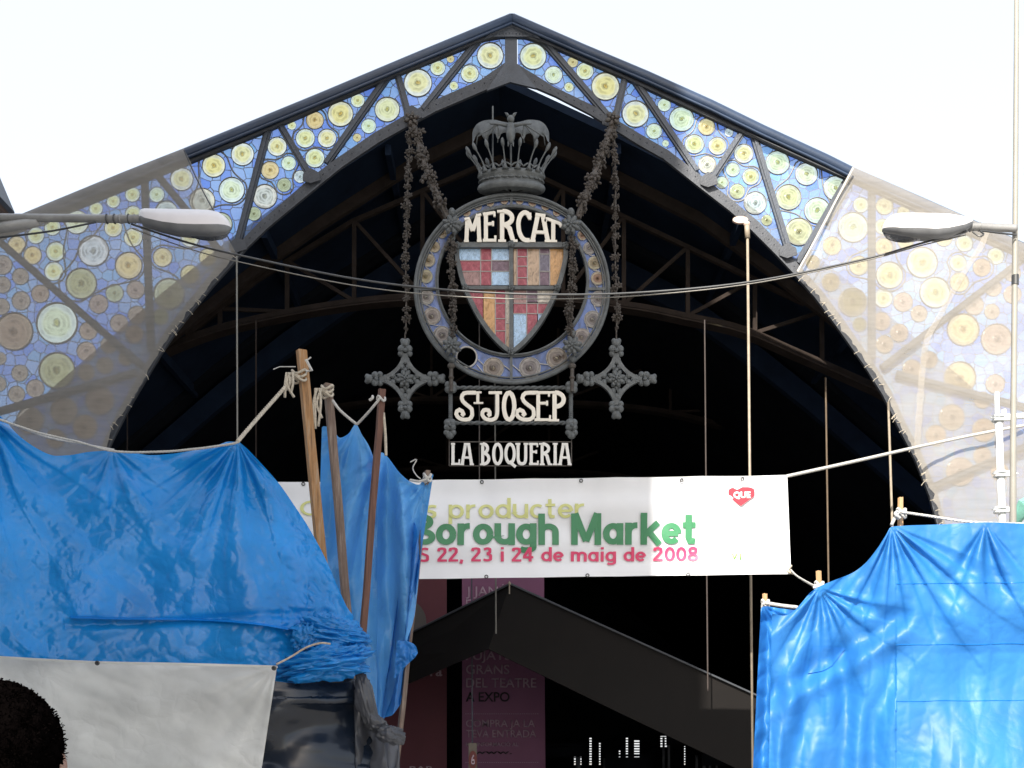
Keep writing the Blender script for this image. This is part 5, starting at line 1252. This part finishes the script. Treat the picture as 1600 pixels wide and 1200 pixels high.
def knot(x, y, D, r, loops, tail, mt, label, tailpx=60):
    e = MB(); c = P(x, y, D); r *= .62
    for i in range(loops):
        z = (i-loops/2)*.028; e.tube([c+Vector((r*math.cos(a), -.02+r*.9*math.sin(a), z+.02*math.sin(a*2+i))) for a in [k*PI/8 for k in range(16)]], .010, 7, closed=True)
    tail = min(tail, 4)
    for i in range(tail):
        dx = (i-tail/2)*.016; pts = [c+Vector((dx-.05, -.12, -.02)), c+Vector((dx-.06+random.uniform(-.03, .03), -.14, -.02-tailpx*.4*D/F)), c+Vector((dx-.05+random.uniform(-.05, .04), -.13, -.02-tailpx*D/F*random.uniform(.6, 1.05)))]
        e.tube(cat3(pts, 5), .011, 6)
    tag(e.build('rope_knot', mt, smooth=True), label, 'knot', 'rope knots on the posts')
knot(468, 586, 9.88, .09, 3, 5, ROPE, 'hemp knot with hanging ends on the tallest timber post', 44)
knot(512, 610, 10.05, .075, 3, 5, ROPE, 'thick hemp wrapping at the head of the grey weathered post', 62)
knot(596, 622, 9.8, .05, 1, 1, ROPEW, 'single loop of pale cord on the dark brown post', 10)
knot(1407, 800, 8.55, .045, 2, 1, ROPEW, 'pale cord loop on the highest orange stub', 12)
knot(1279, 914, 8.75, .045, 2, 1, ROPEW, 'pale cord loop on the middle orange stub', 6)
knot(1195, 942, 9.15, .04, 2, 0, ROPEW, 'pale cord loop on the lowest left orange stub', 6)
knot(668, 745, 10.25, .05, 2, 0, ROPEW, 'pale cord loop round the short stub at the pale tarpaulin tip', 6)
m = MB(); m.tube([P(427, 577, 9.8), P(437, 573, 9.8), P(462, 573, 9.82)], .004, 4); m.tube([P(478, 564, 9.8), P(486, 558, 9.8)], .006, 4); m.tube([P(478, 562, 9.8), P(487, 579, 9.8), P(478, 580, 9.8)], .012, 5); tag(m.build('loose_wire', ROPEW), 'loose white wire ends sticking out of the tallest post', 'wire')
m = MB(); m.tube(cat3([P(641, 722, 10.2), P(651, 718, 10.2), P(645, 731, 10.2), P(650, 742, 10.2), P(657, 748, 10.2)], 4), .005, 4); tag(m.build('loose_wire', ROPEW), 'thin bent wire standing up near the pale tarpaulin tip', 'wire')
rope('rope', [P(520, 626, 10.0), P(532, 642, 9.95), P(557, 663, 9.9)], .020, ROPEW, 'frayed rope from the grey post down to the pale tarpaulin peak')
rope('rope', [P(594, 622, 9.75), P(575, 645, 9.8), P(558, 663, 9.9)], .018, ROPEW, 'rope from the dark brown post down to the pale tarpaulin peak')
rope('rope', [P(599, 645, 9.8), P(602, 680, 9.8), P(603, 712, 9.8)], .012, ROPE, 'cord hanging down the dark brown post to the tarpaulin eyelet', lay=False)
rope('rope', [P(641, 750, 10.2), P(655, 752, 10.2), P(668, 748, 10.2)], .018, ROPEW, 'short pale cord tied to the stub at the pale tarpaulin tip')
rope('rope', [P(1408, 800, 8.5), P(1450, 806, 8.4), P(1520, 816, 8.3), P(1620, 819, 8.3)], .016, ROPEW, 'cord along the top of the right blue tarpaulin')
rope('rope', [P(1405, 800, 8.52), P(1399, 808, 8.45), P(1393, 820, 8.4)], .012, ROPEW, 'short cord end slanting left from the highest stub', lay=False)
rope('rope', [P(1196, 942, 9.1), P(1220, 946, 9.0), P(1246, 949, 8.9)], .014, ROPEW, 'short cord from the lowest left stub along the tarpaulin', lay=False)
# pale tarpaulin behind the posts, left
bl2 = empty('blue_tarpaulin', P(590, 1190, 10.2), 'pale blue tarpaulin hanging in narrow folds between the timber posts, left of the banner', 'tarpaulin')
def dM(x, y, u, v):
    D = 10.25+.10*math.sin(u*9+nz(x*.01, y*.004)*2)+.03*math.sin((x-y*.12)*.14+nz(x*.02, y*.006)*3)+crum(x*1.6, y*.6, 60, 4)*.03+crum(x, y, 22, 8)*.006
    D += fan(x, y, 557, 664, 15, .03, 110, 30, 160)+fan(x, y, 603, 712, 13, .03, 120, 20, 160)+fan(x, y, 668, 750, 13, .03, 90, 90, 180)
    return D
sheet('tarp_panel', [(503, 668), (506, 666), (515, 668), (524, 677), (532, 684), (545, 677), (556, 663), (566, 680), (578, 700), (590, 735), (594, 748)], [(497, 860), (505, 1150), (524, 1150), (545, 1150), (566, 1150), (588, 1150)], dM, 90, 160, TB2, bl2)
sheet('tarp_panel', [(590, 708), (597, 707), (603, 711), (612, 722), (624, 738), (640, 752), (655, 757), (664, 745), (677, 741)], [(588, 1190), (600, 1125), (612, 1090), (624, 1040), (636, 1000), (648, 960), (657, 870)], lambda x, y, u, v: dM(x, y, u, v)-.08, 100, 160, TB2, bl2)
def dN(x, y, u, v): return dM(x, y, u, v)-.02+.05*v
sheet('tarp_flap', [(640, 800), (652, 830), (656, 880)], [(596, 1122), (612, 1118), (626, 1100)], lambda x, y, u, v: dN(x, y, u, v)-.12+crum(x, y, 30, 7)*.04, 40, 120, TB3, bl2)
sheet('tarp_flap', [(620, 1000), (640, 1003), (650, 1010), (653, 1020)], [(616, 1060), (630, 1045), (640, 1035), (648, 1028)], lambda x, y, u, v: 9.98+crum(x, y, 20, 3)*.05, 30, 30, TB3, bl2)
# white sheet and black plastic, lower left
wb = empty('plastic_sheet', P(210, 1230, 8.6), 'dull white sheet with metal eyelets across the lower left corner', 'sheet')
def dW(x, y, u, v): return 8.45+.03*math.sin(x*.012+y*.01)+fan(x, y, 430, 1042, 17, .012, 160, 100, 180, 1)+nz(x*.008, y*.012, 4)*.05+crum((x+y*.7)*.6, (y-x*.5)*2, 120, 6)*.008
sheet('sheet', [(-100, 1019), (0, 1025), (150, 1033), (300, 1036), (433, 1040)], [(-100, 1260), (0, 1260), (150, 1260), (290, 1260), (400, 1260)], dW, 160, 70, SHEET, wb)
m = MB(); L_ = ease([(-100, 1019), (0, 1025), (150, 1033), (300, 1036), (433, 1040)], 40); m.ribbon([(x, y+2) for x, y in L_], 3.2, 8.37, .02); m.build('hem', SHEET, wb)
for x, y in ((152, 1036), (428, 1044)):
    m = MB(); m.tube([P(x, y, 8.34)+Vector((.012*math.cos(a), 0, .012*math.sin(a))) for a in [k*PI/6 for k in range(12)]], .006, 5, closed=True); m.ell(P(x, y, 8.36), (.01, .003, .01), 8, 4); m.build('eyelet', WIRE, wb)
bk = empty('plastic_sheet', P(500, 1290, 8.8), 'glossy black polythene with sideways folds under the bunched blue corner', 'sheet')
def dK(x, y, u, v):
    s = y-(x-420)*-.10*(1 if y < 1100 else 2.3)
    return 8.75+.055*math.sin(s*.05+nz(x*.01, y*.01)*2.2)*(1 if y > 1090 else .5)+crum(x*.3, y*1.2, 80, 3)*.028+u*u*.35+nz(x*.01, y*.05)*.012
sheet('sheet', [(415, 1062), (470, 1068), (530, 1060), (578, 1062)], [(395, 1270), (470, 1270), (540, 1270), (606, 1270)], dK, 110, 130, BLK, bk)
gp = empty('plastic_sheet', P(600, 1290, 9), 'crumpled translucent grey polythene knotted beside the black sheet', 'sheet')
def dG(x, y, u, v): return 8.95+crum(x, y*.6, 40, 11)*.08+.08*math.sin(u*7+y*.02)
sheet('sheet', [(552, 1064), (560, 1058), (572, 1058), (582, 1072)], [(558, 1268), (575, 1268), (600, 1268), (622, 1268)], dG, 50, 100, GRYP, gp)
sheet('sheet', [(590, 1130), (604, 1132), (618, 1140), (624, 1145)], [(592, 1268), (604, 1268), (618, 1268), (626, 1268)], lambda x, y, u, v: dG(x, y, u, v)+.1, 40, 70, GRYP, gp)
m = MB()
bunch(m, P(571, 1092, 8.9), (.062, .05, .19), 2, Matrix.Rotation(math.radians(-12), 3, 'Y'))
bunch(m, P(588, 1130, 8.92), (.10, .06, .055), 5, Matrix.Rotation(math.radians(35), 3, 'Y'))
bunch(m, P(610, 1148, 8.88), (.10, .06, .060), 7, Matrix.Rotation(math.radians(12), 3, 'Y'))
m.build('knotted_roll', GRYP, gp, smooth=True)
# right tarpaulin
brt = empty('blue_tarpaulin', P(1400, 1250, 8.2), 'bright sunlit blue tarpaulin over the right stall, rising in steps to the right edge', 'tarpaulin')
def dR(x, y, u, v):
    D = 8.15+.12*math.sin(x*.011)-.10*math.exp(-((x-1395)/60)**2)*math.exp(-max(0, y-825)/260)
    D += fan(x, y, 1393, 822, 17, .035, 190, 30, 175, .7)+fan(x, y, 1280, 918, 15, .035, 110, 20, 170, 2)+fan(x, y, 1540, 818, 9, .05, 220, 60, 120, 1.3)
    D += .07*math.exp(-(abs((y-1010)+(x-1340)*.62)/26)**2)*(1 if x < 1400 else math.exp(-((x-1400)/25)**2))
    D += -.07*math.exp(-(abs((y-1030)+(x-1340)*.60)/20)**2)*(1 if x < 1400 else math.exp(-((x-1400)/25)**2))
    D += .12*math.sin((y-1000)*.018+.6*math.sin(x*.009))*max(0, min(1, (x-1420)/80))*max(0, min(1, (y-900)/120))
    D += crum(x*1.3, y*.35, 90, 13)*.022*(1.4 if x < 1400 else .55)+crum(x, y, 34, 17)*.004
    if x < 1400: D += .035*math.sin(x*.11+y*.012+nz(x*.01, y*.01)*3)*min(1, max(0, y-980)/90)
    return D
topR = [(1206, 958), (1225, 962), (1240, 955), (1254, 940), (1266, 926), (1281, 916), (1305, 906), (1332, 895), (1352, 880), (1370, 858), (1383, 838), (1393, 823), (1420, 821), (1480, 819), (1540, 816), (1600, 818), (1700, 820)]
botR = [(1200, 1290), (1300, 1290), (1400, 1290), (1500, 1290), (1700, 1290)]
sheet('tarp_sheet', topR, botR, dR, 260, 220, TB3, brt)
def dR2(x, y, u, v): return 8.75+.05*math.sin(x*.16+y*.01)+fan(x, y, 1192, 946, 13, .03, 120, 20, 110)+crum(x, y*.7, 34, 19)*.035
sheet('tarp_panel', [(1189, 950), (1196, 947), (1215, 950), (1242, 953), (1262, 952)], [(1172, 1290), (1190, 1290), (1215, 1290), (1240, 1290), (1262, 1290)], dR2, 70, 150, TB3, brt)
sheet('doubled_strip', [(1270, 1011), (1292, 1011), (1322, 1012)], [(1262, 1052), (1285, 1048), (1300, 1040)], lambda x, y, u, v: dR(x, y, u, v)-.012, 24, 24, TB3, brt)
for y0 in (912, 1008, 1096):       # factory creases across the sheet
    m = MB(); L_ = [(x, y0+(x-1400)*-.01+nz(x*.02, y0)*2) for x in range(1400, 1690, 6)]
    m.tube([P(x, y, dR(x, y, 0, 0)-.002) for x, y in L_], .0022, 4); m.build('fold_crease', TBH, brt)
# timber framing of the stalls under the tarpaulins (seen when stepping aside)
for x0, x1, y_, D, lb_ in ((-60, 470, 1085, 9.6, 'timber frame of the left stall under the blue tarpaulin'), (1300, 1690, 1000, 8.9, 'timber frame of the right stall under the blue tarpaulin')):
    e = empty('timber_stall', Vector((P((x0+x1)/2, 0, D).x, D, 0)), lb_, 'stall', 'timber stalls in front')
    for x in (x0, x1):
        for dd in (0, 2.2):
            if x == 470 and dd == 0: continue
            m = MB(); t_ = P(x, y_ if D > 9 else 1010, D); m.bar(Vector((t_.x, D+dd, 0)), Vector((t_.x, D+dd, t_.z)), .07, .07); m.build('leg', W2, e)

# ---------------------------------------------------------------- person at the lower left
pe = empty('person', (-.74, 1.72, 0), 'back of the head of a person with short dark curly hair, lower left corner', 'person')
SK = paint("skin", (.28, .15, .10), .5, .1, 10); HAIR = paint("black brown hair", (.002, .0015, .0015), .9, .4, 30, .6, 120, spec=.0)
hc = P(-3, 1172, 1.75)
bmx = bmesh.new()
pts = [('pelvis', (0, 0, .95), (.16, .12)), ('waist', (0, 0, 1.08), (.145, .10)), ('chest', (0, .01, 1.28), (.17, .12)), ('uchest', (0, 0, 1.40), (.13, .10)), ('neck', (0, .01, 1.47), (.058, .06)), ('jaw', (0, .035, 1.54), (.065, .075)), ('skull', (0, .01, 1.60), (.076, .092)), ('crown', (0, 0, 1.655), (.05, .06))]
sk = list(pts); idx = {n: i for i, (n, _, _) in enumerate(sk)}; eds = [(i, i+1) for i in range(7)]
def addp(n, c, r, to): sk.append((n, c, r)); idx[n] = len(sk)-1; eds.append((idx[to], idx[n]))
for s_, nm in ((-1, 'l'), (1, 'r')):
    addp('sh'+nm, (s_*.17, 0, 1.39), (.062, .062), 'uchest'); addp('el'+nm, (s_*.23, .0, 1.12), (.042, .042), 'sh'+nm); addp('wr'+nm, (s_*.24, .06, .88), (.028, .032), 'el'+nm); addp('pa'+nm, (s_*.24, .075, .81), (.022, .040), 'wr'+nm)
    for k in range(4): addp('f%d%s' % (k, nm), (s_*.24, .045+.02*k, .745-.01*(k in (1, 2))), (.009, .009), 'pa'+nm); addp('g%d%s' % (k, nm), (s_*.228, .045+.02*k, .705-.012*(k in (1, 2))), (.007, .007), 'f%d%s' % (k, nm))
    addp('th'+nm, (s_*.235, .125, .79), (.010, .010), 'pa'+nm); addp('ti'+nm, (s_*.232, .14, .755), (.008, .008), 'th'+nm)
    addp('hi'+nm, (s_*.10, 0, .88), (.10, .10), 'pelvis'); addp('kn'+nm, (s_*.11, .01, .50), (.06, .06), 'hi'+nm); addp('an'+nm, (s_*.11, -.01, .09), (.038, .045), 'kn'+nm); addp('to'+nm, (s_*.12, .15, .035), (.04, .03), 'an'+nm)
me = bpy.data.meshes.new('body'); me.from_pydata([c for _, c, _ in sk], eds, [])
me.materials.append(paint("dark jersey", (.04, .05, .07), .8, .3, 20))
o = col(bpy.data.objects.new('body', me)); md = o.modifiers.new('skin', 'SKIN'); md.use_smooth_shade = True
for v, (_, _, r) in zip(me.skin_vertices[0].data, sk): v.radius = r
me.skin_vertices[0].data[0].use_root = True
o.modifiers.new('sub', 'SUBSURF').levels = 2; o.modifiers['sub'].render_levels = 2
sft = hc-Vector((0, 0, 1.60)); o.location = Vector((sft.x, sft.y-.005, sft.z)); par(o, pe)
# head skin and face (turned away from the camera, towards the market)
m = MB(); m.ell(hc+Vector((0, .02, -.02)), (.077, .095, .115), 24, 18); m.ell(hc+Vector((0, .12, -.03)), (.012, .018, .02), 8, 6)
for s_ in (-1, 1): m.ell(hc+Vector((s_*.078, .02, -.03)), (.012, .025, .034), 10, 8); m.ell(hc+Vector((s_*.03, .105, .0)), (.013, .008, .007), 8, 6)
m.ell(hc+Vector((0, .108, -.075)), (.024, .008, .007), 8, 5); m.build('head', SK, pe, smooth=True)
m = MB(); vs_ = []; NU, NV_ = 90, 60
for j in range(NV_+1):
    ph = PI*j/NV_*.84
    for i in range(NU):
        th = 2*PI*i/NU; d = Vector((math.sin(ph)*math.cos(th), math.sin(ph)*math.sin(th), math.cos(ph)))
        r = 1+.05*noise.noise(d*4)+.05*(1-abs(noise.noise(d*16))*2)+.03*noise.noise(d*34); vs_.append(hc+Vector((d.x*.088*r, d.y*.104*r-.012, d.z*.096*r)))
m.add(vs_, [(j*NU+i, (j+1)*NU+i, (j+1)*NU+(i+1) % NU, j*NU+(i+1) % NU) for j in range(NV_) for i in range(NU)])
for i in range(4200):
    ph = math.acos(random.uniform(-.55, 1)); th = random.uniform(0, 2*PI); d = Vector((math.sin(ph)*math.cos(th), math.sin(ph)*math.sin(th), math.cos(ph)))
    p = hc+Vector((d.x*.089, d.y*.105-.012, d.z*.097)); r1 = Vector((random.uniform(-1, 1), random.uniform(-1, 1), random.uniform(-1, 1)))*.006
    q = p+d*random.uniform(.001, .0045)+r1; s_ = r1.cross(d).normalized()*.0011 if r1.cross(d).length > 1e-6 else Vector((.001, 0, 0))
    q2 = q+d*.0003-r1*.9
    m.add([p-s_, p+s_, q+s_, q-s_, q2], [(0, 1, 2, 3), (3, 2, 4)])
m.build('hair', HAIR, pe, smooth=True)
